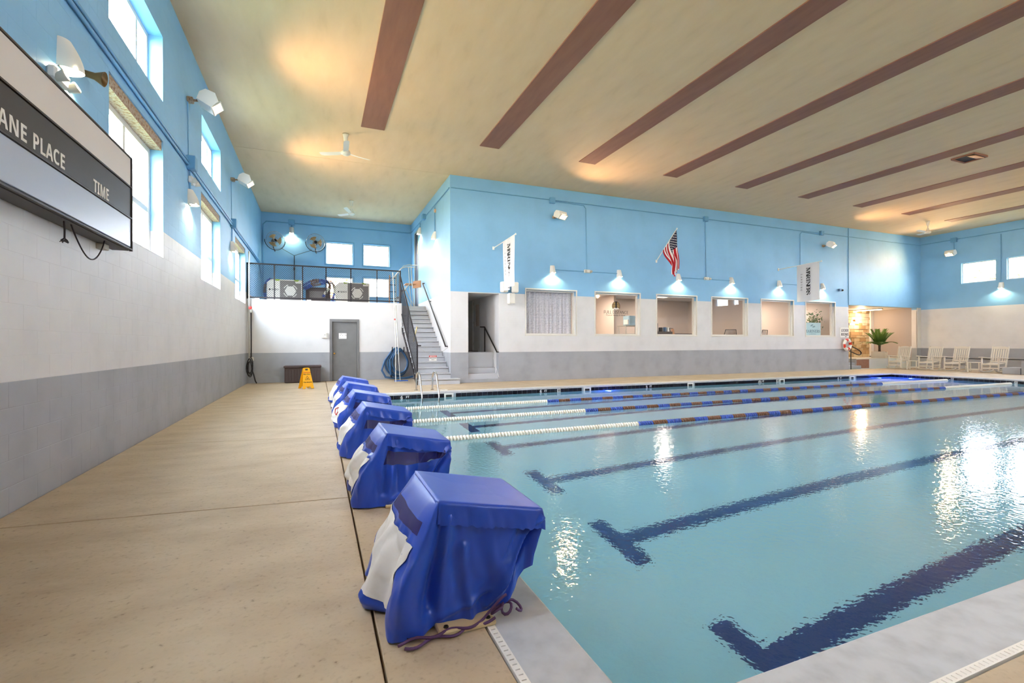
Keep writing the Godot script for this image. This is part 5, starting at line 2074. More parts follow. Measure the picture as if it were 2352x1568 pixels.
func build_facade_things() -> void:
	banner("white banner beside the entrance recess, its lower half folded", 5.56, 4.573, 1.0, 0.4)
	banner("white banner over the last office windows, hanging flat", 19.172, 4.604, 0.25, 2.0)
	# national flag
	var o := thing("flag", "red, white and blue flag drooping from an angled pole", "flag", Vector3(12.423, 4.555, ZF))
	flag_pole(o, Vector3(0, 0, 0.01), Vector3(0, 1.03, 1.19))
	var im := Image.create(380, 200, false, Image.FORMAT_RGBA8)
	im.fill(Color(0.93, 0.92, 0.92))
	for k in 7:
		im.fill_rect(Rect2i(0, int(k * 2 * 200 / 13.0), 380, int(200 / 13.0) + 1), Color(0.70, 0.08, 0.14))
	im.fill_rect(Rect2i(0, 0, 152, 108), Color(0.06, 0.08, 0.22))
	for r in 9:
		for c in (6 if r % 2 == 0 else 5):
			var cx := 13 + c * 25 + (0 if r % 2 == 0 else 12)
			var cy := 11 + r * 11
			for q in [[-1, -4, 3, 9], [-4, -1, 9, 3], [-3, 1, 7, 3]]:
				im.fill_rect(Rect2i(cx + q[0], cy + q[1], q[2], q[3]), Color(0.93, 0.93, 0.93))
	var fm := mat(Color.WHITE, 0.85)
	fm.albedo_texture = ImageTexture.create_from_image(im)
	fm.backlight_enabled = true
	fm.backlight = Color(0.35, 0.35, 0.35)
	var rows := []
	var top := Vector3(0, 1.0, 1.155)
	var low := Vector3(0, 0.36, 0.42)
	for i in 41:                                   # along the hoist, from the tip down the pole
		var u := i / 40.0
		var row := PackedVector3Array()
		for j in 41:                               # away from the hoist: the cloth hangs straight down and gathers
			var v := j / 40.0
			var s := top.lerp(low, u)
			var gather := smooth(0.0, 0.75, v)
			var z := lerpf(s.z, 1.08 + (u - 0.5) * -0.22, gather)
			var drop := 1.5 * v * lerpf(1.0, 0.86, u)
			var y := s.y - drop * lerpf(1.0, 0.98, gather) + (0.0 if v < 0.5 else (u * 0.45) * (v - 0.5) * 2.0 * 0.4)
			row.append(Vector3(0.10 * gather * sin(u * 15.0) + 0.02 * sin(v * 9.0 + u * 4.0), y, z + 0.05 * gather * cos(u * 15.0)))
		rows.append(row)
	var b := MB.new()
	b.grid(rows)
	for k in b.uv.size():
		b.uv[k] = Vector2(b.uv[k].x, b.uv[k].y)
	part(b, "cloth", fm, o)
	# speakers
	for q in [[5.90, 3.245, "white loudspeaker behind the left edge of the entrance banner", 0.25, 0.36], [6.30, 3.245, "white loudspeaker behind the right edge of the entrance banner", -0.25, 0.36], [6.16, 2.85, "white loudspeaker mounted lowest beside the recess", 0.0, 0.38]]:
		var s := thing("loudspeaker", q[2], "loudspeaker", Vector3(q[0], q[1], ZF + 0.14), q[3], "wall loudspeakers")
		b = MB.new()
		b.cbox(Vector3.ZERO, Vector3(0.24, q[4], 0.2), 0.03)
		part(b, "cabinet", M.plastic, s)
		b = MB.new()
		b.cbox(Vector3(0, 0, 0.1), Vector3(0.2, q[4] - 0.05, 0.012), 0.005)
		part(b, "grille", M.offwhite, s)
		b = MB.new()
		b.cbox(Vector3(0, 0, -0.11), Vector3(0.06, 0.1, 0.06), 0.005)
		part(b, "bracket", M.offwhite, s)
	# sign and ring buoy
	var g := thing("room_sign", "white sign for the locker rooms at the end of the office wall", "sign", Vector3(23.63, 1.8, ZF + 0.02))
	b = MB.new()
	b.cbox(Vector3.ZERO, Vector3(0.6, 0.48, 0.03), 0.004)
	part(b, "board", M.paper, g)
	letters("LOCKER", 0.13, Vector3(0, 0.1, 0.017), Basis(), M.ink, g, "lettering", null, 0.002, 1.0, 0.53)
	letters("ROOMS", 0.13, Vector3(0, -0.09, 0.017), Basis(), M.ink, g, "lettering", null, 0.002, 1.0, 0.52)
	b = MB.new()
	b.prism(PackedVector2Array([Vector2(0.0, -0.2), Vector2(0.06, -0.175), Vector2(0.06, -0.19), Vector2(0.16, -0.19), Vector2(0.16, -0.21), Vector2(0.06, -0.21), Vector2(0.06, -0.225)]), 0.015, 0.017)
	part(b, "arrow", M.ink, g)
	var r := thing("ring_buoy", "red and white life ring hung below the locker room sign", "life ring", Vector3(23.7, 1.22, ZF + 0.11))
	for k in 8:
		var rw := []
		var a0 := k * TAU / 8 + (0.0 if k % 2 else 0.12) - 0.2
		var a1 := a0 + TAU / 8 + (-0.12 if k % 2 == 0 else 0.0) + (0.12 if k % 2 else 0.0)
		for m in 9:
			var a := lerpf(a0, a1, m / 8.0)
			var c := Vector3(cos(a), sin(a), 0)
			var row := PackedVector3Array()
			for n in 12:
				var th := TAU * n / 12
				row.append(c * (0.225 + cos(th) * 0.07) + Vector3(0, 0, sin(th) * 0.06))
			rw.append(row)
		b = MB.new()
		b.grid(rw, true)
		part(b, "red_segment" if k % 2 == 0 else "white_band", M.orange_red if k % 2 == 0 else M.plastic, r)
	b = MB.new()
	var lp := []
	for k in 25:
		var a := TAU * k / 24
		lp.append(Vector3(cos(a), sin(a), 0) * (0.30 + 0.02 * absf(sin(a * 2))))
	b.tube(lp, 0.007, 5)
	part(b, "grab_line", M.plastic, r)
	b = MB.new()
	b.tube([Vector3(0, 0.25, -0.11), Vector3(0, 0.25, 0.0), Vector3(0, 0.29, 0.04)], 0.01, 6)
	part(b, "hook", M.alu, r)
	var s := thing("motion_sensor", "small blue grey sensor on the office wall near its right end", "sensor", Vector3(23.3, 3.85, ZF))
	b = MB.new()
	b.cbox(Vector3(0, 0, 0.05), Vector3(0.22, 0.12, 0.1), 0.03)
	part(b, "housing", mat(Color(0.35, 0.50, 0.65), 0.4), s)
	b = MB.new()
	b.lathe([Vector2(0, 0.06), Vector2(0.04, 0.05), Vector2(0.05, 0.0)], 12, Transform3D(Basis(Vector3.RIGHT, PI / 2), Vector3(0.06, -0.02, 0.09)))
	part(b, "lens", M.dark, s)
	# conduits on the office wall
	conduit("blue painted conduit running under the ceiling of the office wall", [[Vector3(XC + 0.02, 6.47, ZF + 0.03), Vector3(XR - 0.03, 6.47, ZF + 0.03)]], 0.016)
	conduit("conduit dropping from the first junction box to the twin lamps", [[Vector3(7.95, 6.43, ZF + 0.03), Vector3(9.1, 6.41, ZF + 0.03), Vector3(9.2, 6.3, ZF + 0.03), Vector3(9.235, 4.05, ZF + 0.03)], [Vector3(7.9, 3.97, ZF + 0.02), Vector3(10.6, 3.97, ZF + 0.02)]], 0.014)
	conduit("conduit dropping beside the flag to the twin lamps", [[Vector3(14.92, 6.4, ZF + 0.03), Vector3(14.96, 4.05, ZF + 0.03)], [Vector3(13.6, 3.97, ZF + 0.02), Vector3(16.3, 3.97, ZF + 0.02)]], 0.014)
	conduit("conduit dropping behind the hanging banner to the last lamps", [[Vector3(21.85, 6.4, ZF + 0.03), Vector3(20.68, 6.42, ZF + 0.03), Vector3(20.56, 6.3, ZF + 0.03), Vector3(20.56, 4.0, ZF + 0.03)], [Vector3(19.3, 3.97, ZF + 0.02), Vector3(22.0, 3.97, ZF + 0.02)]], 0.014)
	conduit("dark blue pipe down the end of the office wall to the recess", [[Vector3(23.95, 6.88, ZF + 0.02), Vector3(23.95, 3.16, ZF + 0.02)]], 0.014)
	for q in [[7.798, 6.44, "first junction box on the high conduit of the office wall"], [14.92, 6.46, "middle junction box on the high conduit above the flag"], [21.98, 6.47, "last junction box on the high conduit of the office wall"]]:
		var j := MB.new()
		j.cbox(Vector3(q[0], q[1], ZF + 0.06), Vector3(0.2, 0.2, 0.12), 0.008)
		tag(part(j, "junction_box", M.pipe_blue), q[2], "junction box", "junction boxes on the office wall")


func conduit(label: String, runs: Array, r: float, m: Material = null) -> void:
	var c := thing("conduit", label, "conduit", Vector3.ZERO)
	for pts in runs:
		var b := MB.new()
		b.tube(pts, r, 7)
		part(b, "pipe", m if m else M.pipe_blue, c)


# ---------------------------------------------------------------- lamps
func sconce(label: String, at: Vector3, turn: float, e: float, group: String, visible_glow := 12.0) -> void:
	# a wedge shaped wall pack that throws its light straight down the wall
	var o := thing("wall_lamp", label, "lamp", at, turn, group)
	var rows := []
	for i in 9:
		var t := i / 8.0
		var row := PackedVector3Array()
		for j in 13:
			var a := PI * j / 12.0
			var d := 0.07 + 0.10 * sin(PI * 0.5 * t)
			row.append(Vector3(-cos(a) * 0.105 * (0.82 + 0.18 * t), 0.15 - 0.28 * t, sin(a) * d))
		rows.append(row)
	var b := MB.new()
	b.grid(rows)
	var cap := PackedVector2Array()
	for j in 13:
		b.tri(Vector3(0, 0.15, 0), rows[0][maxi(j - 1, 0)], rows[0][j])
	part(b, "housing", M.plastic, o)
	b = MB.new()
	b.cbox(Vector3(0, -0.02, 0.008), Vector3(0.16, 0.22, 0.016), 0.004)
	part(b, "back_plate", M.iron, o)
	b = MB.new()
	b.cbox(Vector3(0, -0.115, 0.085), Vector3(0.15, 0.02, 0.11), 0.006)
	part(b, "lens", glow(Color(1.0, 0.95, 0.80), visible_glow), o)
	spot(o, Vector3(0, -0.14, 0.10), Vector3(0, -1, 0.05), e, Color(1.0, 0.97, 0.82), 72.0, 0.04, 0.45)


func flood(label: String, at: Vector3, turn: float, e: float) -> void:
	var o := thing("floodlight", label, "floodlight", at, turn, "floodlights high on the walls")
	var b := MB.new()
	b.cbox(Vector3(0, 0, 0.05), Vector3(0.12, 0.09, 0.1), 0.01)
	b.tube([Vector3(0, 0, 0.08), Vector3(0, 0.02, 0.26)], 0.022, 7)
	part(b, "bracket", M.rust, o)
	var sh := Basis(Vector3.RIGHT, 0.45)
	b = MB.new()
	b.prism(PackedVector2Array([Vector2(-0.14, -0.12), Vector2(0.12, -0.13), Vector2(0.16, 0.02), Vector2(0.06, 0.14), Vector2(-0.1, 0.12), Vector2(-0.16, 0.02)]), -0.19, 0.19, Transform3D(sh * Basis(Vector3.UP, PI / -2), Vector3(0, 0.02, 0.36)))
	part(b, "housing", M.plastic, o)
	b = MB.new()
	b.cbox(Vector3(0, -0.08, 0.48), Vector3(0.30, 0.17, 0.02), 0.004, Basis(Vector3.RIGHT, 0.9))
	part(b, "lens", glow(Color(1.0, 0.90, 0.76), 1.4), o)
	b = MB.new()
	b.cbox(Vector3(0, -0.08, 0.475), Vector3(0.36, 0.22, 0.02), 0.004, Basis(Vector3.RIGHT, 0.9))
	part(b, "lens_frame", M.alu, o)
	spot(o, Vector3(0, 0.0, 0.56), Vector3(0, -0.3, 1), e, Color(1.0, 0.81, 0.60), 76.0, 0.12, 1.0)


func twin_head(label: String, at: Vector3, turn: float) -> void:
	var o := thing("emergency_light", label, "emergency light", at, turn, "twin head emergency lights")
	var b := MB.new()
	b.cbox(Vector3(0, 0, 0.04), Vector3(0.26, 0.12, 0.08), 0.02)
	part(b, "body", M.plastic, o)
	for x in [-0.09, 0.13]:
		b = MB.new()
		b.lathe([Vector2(0, -0.05), Vector2(0.03, -0.05), Vector2(0.05, 0.03), Vector2(0.045, 0.04), Vector2(0, 0.035)], 12, Transform3D(Basis(Vector3.RIGHT, 1.1), Vector3(x, -0.02, 0.1)))
		part(b, "head", M.offwhite, o)


func build_lights() -> void:
	var fac := "lamps along the office wall"
	var fl := ["first lamp of the office wall, over the curtained window", "second lamp of the office wall, over the lettered window", "third lamp of the office wall, under the flag", "fourth lamp of the office wall, right of the flag", "fifth lamp of the office wall, left of the hanging banner", "last lamp of the office wall, right of the hanging banner"]
	for i in 6:
		sconce(fl[i], Vector3(7.815 + 2.848 * i, 3.96, ZF), 0, LAMP, fac)
	sconce("lamp above the scoreboard, seen against the light", Vector3(XW, 4.0, -5.72), PI / 2, LAMP, "lamps on the left wall", 40.0)
	sconce("lamp on the left wall between the first two tall windows", Vector3(XW, 4.02, -10.45), PI / 2, LAMP, "lamps on the left wall")
	sconce("lamp on the left wall beside the farthest tall window", Vector3(XW, 3.98, -15.05), PI / 2, LAMP, "lamps on the left wall")
	sconce("lamp between the two caged wall fans of the balcony", Vector3(-1.05, 6.18, ZB), 0, LAMP, "lamps round the balcony", 25.0)
	sconce("lamp on the stair wall nearest the hall", Vector3(XC, 5.32, -17.5), -PI / 2, LAMP, "lamps round the balcony")
	sconce("lamp on the stair wall beside the tall door", Vector3(XC, 6.1, -20.3), -PI / 2, LAMP, "lamps round the balcony")
	sconce("lamp on the far end wall below its windows", Vector3(XR, 3.98, -12.12), -PI / 2, LAMP, "lamps on the end wall")
	flood("floodlight high on the left wall nearest the camera", Vector3(XW, 5.8, -10.35), PI / 2, FLOOD)
	flood("floodlight high on the left wall out of view behind the scoreboard lamp", Vector3(XW, 5.8, -5.6), PI / 2, FLOOD)
	flood("floodlight high on the left wall beside the camera", Vector3(XW, 5.8, -1.0), PI / 2, FLOOD)
	flood("floodlight high on the near side wall, left of two", Vector3(8.0, 5.3, 4.3), PI, FLOOD)
	flood("floodlight high on the near side wall, right of two", Vector3(22.0, 5.3, 4.3), PI, FLOOD)
	flood("floodlight high on the far end wall, out of view", Vector3(XR, 5.78, -4.9), -PI / 2, FLOOD)
	flood("floodlight high on the left wall nearer the balcony", Vector3(XW, 5.84, -15.05), PI / 2, FLOOD)
	flood("floodlight on the office wall above the first window", Vector3(7.86, 5.85, ZF), 0.35, FLOOD)
	flood("floodlight on the office wall above the last window", Vector3(22.1, 5.88, ZF), 0.35, FLOOD)
	flood("floodlight on the far end wall above the windows", Vector3(XR, 5.78, -13.9), -PI / 2, FLOOD)
	twin_head("twin emergency lamp between the first and second office windows", Vector3(9.24, 3.98, ZF), 0)
	twin_head("twin emergency lamp between the third and fourth office windows", Vector3(14.97, 3.99, ZF), 0)
	twin_head("twin emergency lamp on the left wall above a lamp", Vector3(XW, 4.36, -10.5), PI / 2)
	twin_head("caged emergency lamp just above the scoreboard", Vector3(XW, 3.72, -5.55), PI / 2)
	var hb := MB.new()
	hb.lathe([Vector2(0.0, 0.0), Vector2(0.03, 0.0), Vector2(0.035, 0.12), Vector2(0.075, 0.2), Vector2(0.07, 0.2), Vector2(0.0, 0.1)], 14, Transform3D(Basis(Vector3.BACK, -PI / 2 - 0.2), Vector3(XW, 4.06, -6.1)))
	tag(part(hb, "wall_horn", mat(Color(0.45, 0.36, 0.22), 0.4, 0.4)), "small bronze horn beside the bright lamp on the left wall", "horn")
	# conduits of the left wall and balcony
	var c := thing("conduit", "pair of blue conduits running the length of the left wall", "conduit", Vector3.ZERO)
	for y in [4.585, 4.655]:
		var b := MB.new()
		b.tube([Vector3(XW + 0.03, y, 2.0), Vector3(XW + 0.03, y, -21.6), Vector3(XW + 0.05, y - 0.6 - (y - 4.585), -22.2)], 0.022, 7)
		part(b, "pipe", M.pipe_blue, c)
	conduit("blue pipe from the left wall conduits down to the first lamp", [[Vector3(XW + 0.03, 6.85, -5.35), Vector3(XW + 0.03, 4.7, -5.35)], [Vector3(XW + 0.03, 6.85, -5.85), Vector3(XW + 0.03, 4.7, -5.85)]], 0.02)
	conduit("blue pipe down to the middle lamp of the left wall", [[Vector3(XW + 0.025, 4.6, -10.38), Vector3(XW + 0.025, 4.1, -10.45)]], 0.016)
	conduit("blue pipe down to the farthest lamp of the left wall", [[Vector3(XW + 0.025, 4.6, -15.08), Vector3(XW + 0.025, 4.06, -15.05)]], 0.016)
	conduit("thin cable up to the nearer floodlight of the left wall", [[Vector3(XW + 0.015, 4.7, -10.36), Vector3(XW + 0.015, 5.76, -10.33)]], 0.008)
	conduit("thin cable up to the farther floodlight of the left wall", [[Vector3(XW + 0.015, 4.7, -15.1), Vector3(XW + 0.015, 5.8, -15.03)]], 0.008)
	for q in [[-10.36, "blue junction box on the left wall near the clerestory window"], [-15.1, "blue junction box on the left wall near the balcony"]]:
		var j := MB.new()
		j.cbox(Vector3(XW + 0.07, 4.64, q[0]), Vector3(0.14, 0.24, 0.2), 0.008)
		tag(part(j, "junction_box", M.pipe_blue), q[1], "junction box", "junction boxes on the left wall")
	conduit("blue conduit bent round the top of the balcony wall", [[Vector3(XW + 0.08, 3.4, ZB + 0.03), Vector3(XW + 0.08, 6.36, ZB + 0.03), Vector3(XW + 0.2, 6.5, ZB + 0.03), Vector3(XC - 0.15, 6.5, ZB + 0.03), Vector3(XC - 0.05, 6.5, ZB + 0.12)], [Vector3(-1.05, 6.5, ZB + 0.03), Vector3(-1.05, 6.25, ZB + 0.03)]], 0.022)
	var j := MB.new()
	j.cbox(Vector3(-1.05, 6.53, ZB + 0.07), Vector3(0.24, 0.22, 0.14), 0.008)
	tag(part(j, "junction_box", M.pipe_blue), "blue junction box above the balcony lamp", "junction box")
	conduit("conduit sloping along the top of the stair wall", [[Vector3(XC - 0.03, 6.47, ZF - 0.02), Vector3(XC - 0.03, 6.49, ZB + 0.15)], [Vector3(XC - 0.03, 6.4, -17.5), Vector3(XC - 0.03, 5.45, -17.5)], [Vector3(XC - 0.03, 6.45, -20.3), Vector3(XC - 0.03, 6.2, -20.3)]], 0.018)
	j = MB.new()
	j.cbox(Vector3(XC - 0.07, 6.46, -19.3), Vector3(0.14, 0.2, 0.26), 0.008)
	tag(part(j, "junction_box", M.pipe_blue), "blue junction box on the stair wall conduit", "junction box")
	j = MB.new()
	j.lathe([Vector2(0, 0.06), Vector2(0.06, 0.06), Vector2(0.07, 0.03), Vector2(0.07, 0)], 16, Transform3D(Basis(Vector3.BACK, PI / 2), Vector3(XC, 6.24, -17.45)))
	tag(part(j, "smoke_alarm", mat(Color(0.88, 0.74, 0.62), 0.5)), "round peach coloured alarm on the stair wall", "alarm")
	conduit("conduit along the top of the far end wall", [[Vector3(XR - 0.03, 6.5, ZF + 0.05), Vector3(XR - 0.03, 6.47, 4.0)], [Vector3(XR - 0.03, 6.4, -13.9), Vector3(XR - 0.03, 5.9, -13.9)], [Vector3(XR - 0.03, 6.4, -12.12), Vector3(XR - 0.03, 4.1, -12.12)]], 0.016)
	j = MB.new()
	j.cbox(Vector3(XR - 0.06, 6.47, -13.9), Vector3(0.12, 0.22, 0.24), 0.008)
	tag(part(j, "junction_box", M.pipe_blue), "blue junction box on the far end wall", "junction box")


const LAMP := 1.5
const FLOOD := 10.0


func build_fans() -> void:
	for q in [[0.69, -13.44, 0.5, "three bladed ceiling fan nearest the camera"], [1.21, -19.6, 0.15, "three bladed ceiling fan over the balcony"], [26.07, -13.16, 1.0, "small ceiling fan at the far right end of the hall"]]:
		var o := thing("ceiling_fan", q[3], "ceiling fan", Vector3(q[0], CEIL, q[1]), q[2], "white ceiling fans")
		var b := MB.new()
		b.lathe([Vector2(0, 0), Vector2(0.085, 0), Vector2(0.075, -0.03), Vector2(0.055, -0.1), Vector2(0.05, -0.19), Vector2(0.03, -0.2), Vector2(0, -0.2)], 18)
		part(b, "canopy", M.offwhite, o)
		b = MB.new()
		b.tube([Vector3(0, -0.18, 0), Vector3(0, -0.4, 0)], 0.018, 8)
		part(b, "rod", M.offwhite, o)
		b = MB.new()
		b.lathe([Vector2(0, -0.33), Vector2(0.04, -0.33), Vector2(0.05, -0.42), Vector2(0.1, -0.45), Vector2(0.125, -0.49), Vector2(0.12, -0.53), Vector2(0.08, -0.56), Vector2(0, -0.57)], 20)
		part(b, "motor", M.offwhite, o)
		for k in 3:
			var rows := []
			for i in 9:
				var t := i / 8.0
				var row := PackedVector3Array()
				for j in 4:
					var w := (j / 3.0 - 0.5) * (0.13 + 0.02 * t) * (1.0 if t < 0.95 else 0.7)
					row.append(Vector3(0.12 + 0.62 * t, -0.5 + 0.03 * t * t - w * 0.25, w))
				rows.append(row)
			b = MB.new()
			b.grid(rows)
			var bl := part(b, "blade", M.plastic, o)
			bl.rotation.y = k * TAU / 3


# ---------------------------------------------------------------- pool fittings
func build_pool_things() -> void:
	var l := thing("pool_ladder", "chrome grab rails of the ladder on the far side of the pool", "ladder", Vector3(2.78, 0, -13.0))
	var b: MB
	for x in [-0.23, 0.23]:
		b = MB.new()
		var pts := [Vector3(x, 0.0, -0.45)]
		for k in 13:
			var a := PI - PI * k / 12.0
			pts.append(Vector3(x, 0.33 + 0.19 * sin(a), -0.17 + 0.28 * cos(a) + 0.02))
		pts.append(Vector3(x, 0.0, 0.30))
		pts.append(Vector3(x, -0.4, 0.36))
		pts.append(Vector3(x, -1.1, 0.36))
		b.tube(pts, 0.024, 10)
		part(b, "rail", M.steel, l)
		b = MB.new()
		b.lathe([Vector2(0.0, 0.02), Vector2(0.04, 0.018), Vector2(0.055, 0.0)], 14, Transform3D(Basis(), Vector3(x, 0, -0.45)))
		part(b, "flange", M.steel, l)
	for y in [-0.25, -0.55, -0.85]:
		b = MB.new()
		b.cbox(Vector3(0, y, 0.36), Vector3(0.44, 0.03, 0.09), 0.005)
		part(b, "rung", M.plastic, l)
	var sk := ["skimmer opening nearest the ladder", "second skimmer opening from the ladder", "third skimmer opening from the ladder", "fourth skimmer opening from the ladder", "last skimmer opening before the far corner"]
	var i := 0
	for x in [3.29, 7.64, 11.67, 16.015, 20.0]:
		var s := thing("skimmer", "white framed " + sk[i] + " in the tile band", "skimmer", Vector3(x, -0.125, PZ1 + 0.004), 0, "skimmers in the far pool wall")
		b = MB.new()
		b.span(Vector3(-0.13, -0.09, 0), Vector3(-0.085, 0.085, 0.02))
		b.span(Vector3(0.085, -0.09, 0), Vector3(0.13, 0.085, 0.02))
		b.span(Vector3(-0.085, 0.045, 0), Vector3(0.085, 0.085, 0.02))
		b.span(Vector3(-0.085, -0.09, 0), Vector3(0.085, -0.05, 0.02))
		part(b, "frame", M.plastic, s)
		b = MB.new()
		b.span(Vector3(-0.085, -0.05, 0.0), Vector3(0.085, 0.045, 0.004))
		part(b, "mouth", M.dark, s)
		i += 1
	# depth marks set in the tile band
	for q in [[2.08, "6", "white six foot depth mark nearest the ladder"], [6.12, "6", "white six foot depth mark in the middle of the far side"], [9.92, "5", "white five foot depth mark in the tile band"], [14.95, "4½", "white depth mark left of the fourth skimmer"], [19.2, "4", "white depth mark near the far corner"]]:
		var s := thing("depth_mark", q[2], "depth mark", Vector3(q[0], -0.105, PZ1 + 0.016), 0, "depth marks in the tile band")
		letters(q[1], 0.085, Vector3(-0.06, 0, 0), Basis(), M.paper, s, "numeral", null, 0.003)
		letters("FT", 0.06, Vector3(0.1, 0.01, 0), Basis(), M.paper, s, "lettering", null, 0.003)
	for q in [[6.66, "white return fitting beside the second skimmer"], [15.775, "white return fitting beside the fourth skimmer"]]:
		var s := thing("return_fitting", q[1], "fitting", Vector3(q[0], -0.12, PZ1 + 0.012), 0, "return fittings")
		b = MB.new()
		b.cbox(Vector3.ZERO, Vector3(0.11, 0.14, 0.02), 0.004)
		part(b, "plate", M.plastic, s)
		b = MB.new()
		b.lathe([Vector2(0.018, 0.0), Vector2(0.034, 0.0), Vector2(0.034, 0.008), Vector2(0.018, 0.008)], 14, Transform3D(Basis(Vector3.RIGHT, PI / 2), Vector3(0, 0.025, 0.012)))
		part(b, "eyelet", M.dark, s)
	for q in [[Vector3(8.35, -0.38, PZ1 + 0.03), 0.0, "blue underwater light in the far pool wall"], [Vector3(PX1 - 0.03, -0.38, -11.9), -PI / 2, "blue underwater light in the right end of the pool"], [Vector3(21.5, -0.38, PZ1 + 0.03), 0.0, "blue underwater light near the far right corner"]]:
		var s := thing("underwater_light", q[2], "lamp", q[0], q[1], "blue underwater lights")
		b = MB.new()
		b.lathe([Vector2(0.09, 0.0), Vector2(0.12, 0.0), Vector2(0.12, 0.02), Vector2(0.09, 0.02)], 20, Transform3D(Basis(Vector3.RIGHT, PI / 2), Vector3.ZERO))
		part(b, "ring", M.steel, s)
		b = MB.new()
		b.lathe([Vector2(0.0, 0.03), Vector2(0.06, 0.022), Vector2(0.09, 0.01)], 20, Transform3D(Basis(Vector3.RIGHT, PI / 2), Vector3.ZERO))
		part(b, "lens", glow(Color(0.35, 0.45, 1.0), 14.0), s)
		omni(s, Vector3(0, 0.0, 0.12), 0.5, Color(0.25, 0.35, 1.0), 0.06)
	b = MB.new()
	b.lathe([Vector2(0, 0.008), Vector2(0.1, 0.006), Vector2(0.115, 0.0)], 20, Transform3D(Basis(), Vector3(3.28, 0.0, -13.2)))
	tag(part(b, "deck_disc", M.plastic), "round white skimmer lid on the deck beside the ladder", "lid")


# ---------------------------------------------------------------- rocking chairs, tables and palm
func rocking_chair() -> Node3D:
	# faces local +z
	var c := Node3D.new()
	c.name = "rocking_chair"
	var b := MB.new()
	var add := func(mb: MB, called: String) -> void:
		var o := MeshInstance3D.new()
		o.name = called
		o.mesh = mb.mesh()
		o.material_override = M.chair
		c.add_child(o, true)
	for sx in [-1, 1]:
		b = MB.new()
		var rows := []
		for i in 15:
			var t := -1.0 + 2.0 * i / 14
			var z := t * 0.46 - 0.05
			var y := 0.02 + 0.075 * t * t
			var row := PackedVector3Array()
			for q in [Vector2(-0.018, 0), Vector2(0.018, 0), Vector2(0.018, 0.05), Vector2(-0.018, 0.05)]:
				row.append(Vector3(sx * 0.29 + q.x, y - 0.02 + q.y, z))
			rows.append(row)
		b.grid(rows, true)
		add.call(b, "rocker")
		b = MB.new()
		b.cbox(Vector3(sx * 0.29, 0.33, 0.24), Vector3(0.04, 0.60, 0.065), 0.005)
		add.call(b, "front_leg")
		b = MB.new()
		b.cbox(Vector3(sx * 0.27, 0.60, -0.33), Vector3(0.04, 1.08, 0.06), 0.005, Basis(Vector3.RIGHT, -0.24))
		add.call(b, "back_post")
		b = MB.new()
		b.cbox(Vector3(sx * 0.30, 0.645, 0.02), Vector3(0.11, 0.025, 0.66), 0.008, Basis(Vector3.RIGHT, -0.08))
		add.call(b, "armrest")
		for y in [0.16, 0.25]:
			b = MB.new()
			b.cbox(Vector3(sx * 0.29, y, -0.02), Vector3(0.025, 0.045, 0.5), 0.004)
			add.call(b, "side_stretcher")
	b = MB.new()
	b.cbox(Vector3(0, 0.37, 0.255), Vector3(0.56, 0.075, 0.025), 0.004)
	add.call(b, "apron")
	b = MB.new()
	b.cbox(Vector3(0, 0.20, 0.245), Vector3(0.56, 0.045, 0.025), 0.004)
	add.call(b, "front_stretcher")
	for k in 6:
		b = MB.new()
		b.cbox(Vector3(0, 0.41 - 0.008 * (5 - k), 0.24 - 0.082 * k), Vector3(0.54, 0.02, 0.072), 0.005, Basis(Vector3.RIGHT, 0.06))
		add.call(b, "seat_slat")
	for k in 6:
		b = MB.new()
		b.cbox(Vector3(-0.2 + 0.08 * k, 0.74, -0.355), Vector3(0.055, 0.56, 0.016), 0.004, Basis(Vector3.RIGHT, -0.24))
		add.call(b, "back_slat")
	b = MB.new()
	b.cbox(Vector3(0, 0.47, -0.285), Vector3(0.5, 0.06, 0.025), 0.004, Basis(Vector3.RIGHT, -0.24))
	add.call(b, "lower_rail")
	b = MB.new()
	b.prism(PackedVector2Array([Vector2(-0.25, -0.04), Vector2(0.25, -0.04), Vector2(0.25, 0.035), Vector2(0.15, 0.06), Vector2(0.0, 0.07), Vector2(-0.15, 0.06), Vector2(-0.25, 0.035)]), -0.013, 0.013, Transform3D(Basis(Vector3.RIGHT, -0.24), Vector3(0, 1.06, -0.435)))
	add.call(b, "crest_rail")
	return c


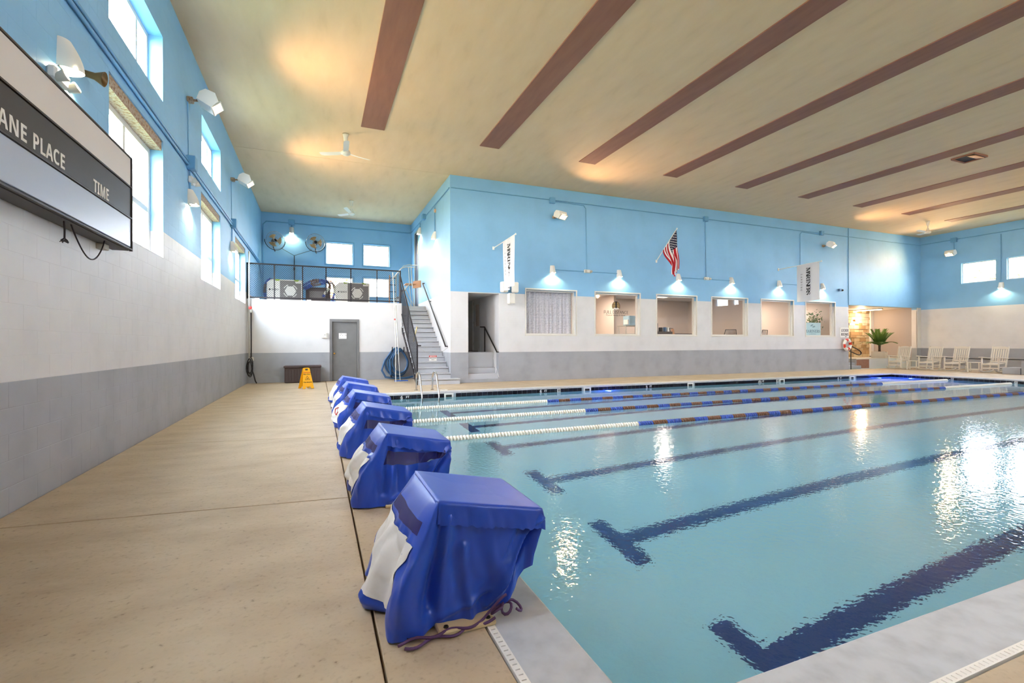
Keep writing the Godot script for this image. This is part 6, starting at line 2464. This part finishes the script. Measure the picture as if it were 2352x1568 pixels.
func build_lounge() -> void:
	var spots := [[26.75, -14.75, "white rocking chair nearest the potted palm"], [26.75, -13.45, "white rocking chair second from the potted palm"], [26.85, -12.5, "white rocking chair third from the potted palm"], [26.8, -11.15, "white rocking chair next to the grey step blocks"]]
	var proto := rocking_chair()
	for i in 4:
		var c: Node3D = proto if i == 0 else proto.duplicate()
		c.name = numbered("rocking_chair")
		add_child(c)
		c.position = Vector3(spots[i][0], 0, spots[i][1])
		c.rotation.y = -PI / 2 - 0.1
		tag(c, spots[i][2], "rocking chair", "white rocking chairs")
	for q in [[26.75, -14.12, "white slatted side table between the first two rocking chairs"], [26.85, -11.82, "white slatted side table between the last two rocking chairs"]]:
		var t := thing("side_table", q[2], "table", Vector3(q[0], 0, q[1]), 0.2, "white side tables")
		var b: MB
		for k in 5:
			b = MB.new()
			b.cbox(Vector3(-0.18 + 0.09 * k, 0.42, 0), Vector3(0.08, 0.022, 0.44), 0.004)
			part(b, "top_slat", M.chair, t)
		for sx in [-0.18, 0.18]:
			for sz in [-0.18, 0.18]:
				b = MB.new()
				b.cbox(Vector3(sx, 0.205, sz), Vector3(0.045, 0.41, 0.045), 0.004)
				part(b, "leg", M.chair, t)
			b = MB.new()
			b.cbox(Vector3(sx, 0.12, 0), Vector3(0.02, 0.04, 0.32), 0.003)
			part(b, "stretcher", M.chair, t)
	var p := thing("potted_palm", "green palm in a square cream planter on the raised ledge", "plant", Vector3(27.75, 0.5, -16.2), 0.3)
	var b := MB.new()
	b.prism(PackedVector2Array([Vector2(-0.26, 0), Vector2(0.26, 0), Vector2(0.30, 0.34), Vector2(0.26, 0.34), Vector2(0.25, 0.30), Vector2(-0.25, 0.30), Vector2(-0.26, 0.34), Vector2(-0.30, 0.34)]), -0.3, 0.3)
	part(b, "planter", M.stone_c, p)
	b = MB.new()
	b.span(Vector3(-0.25, 0.28, -0.26), Vector3(0.25, 0.31, 0.26))
	part(b, "soil", M.bark, p)
	b = MB.new()
	b.lathe([Vector2(0.06, 0.28), Vector2(0.05, 0.5), Vector2(0.06, 0.62), Vector2(0.03, 0.7), Vector2(0, 0.72)], 10)
	part(b, "trunk", M.bark, p)
	for k in 22:
		var a := k * 2.4
		var reach: float = [0.85, 0.6, 0.38][k % 3]
		var lift: float = [0.8, 1.05, 1.15][k % 3]
		b = MB.new()
		var spine := []
		for m in 9:
			var t := m / 8.0
			spine.append(Vector3(cos(a) * reach * t, 0.62 + lift * t * 0.95 - 0.8 * reach * t * t * (0.9 if k % 3 == 0 else 0.6), sin(a) * reach * t))
		b.tube(spine, 0.009, 4)
		var side := Vector3(-sin(a), 0, cos(a))
		for m in range(1, 8):
			for h in 2:
				var at: Vector3 = spine[m].lerp(spine[m + 1], 0.5 * h) if m < 8 else spine[m]
				var d: Vector3 = (spine[mini(m + 1, 8)] - spine[m - 1]).normalized()
				for sg in [-1.0, 1.0]:
					var ln := 0.34 * (1.0 - 0.08 * m)
					var tip: Vector3 = at + (side * sg * 0.75 + d * 0.6 + Vector3(0, -0.12, 0)) * ln
					var md: Vector3 = at.lerp(tip, 0.4)
					var wv: Vector3 = d * 0.034
					b.tri(at, md + wv, tip)
					b.tri(at, tip, md - wv)
		part(b, "frond", M.leaf, p)
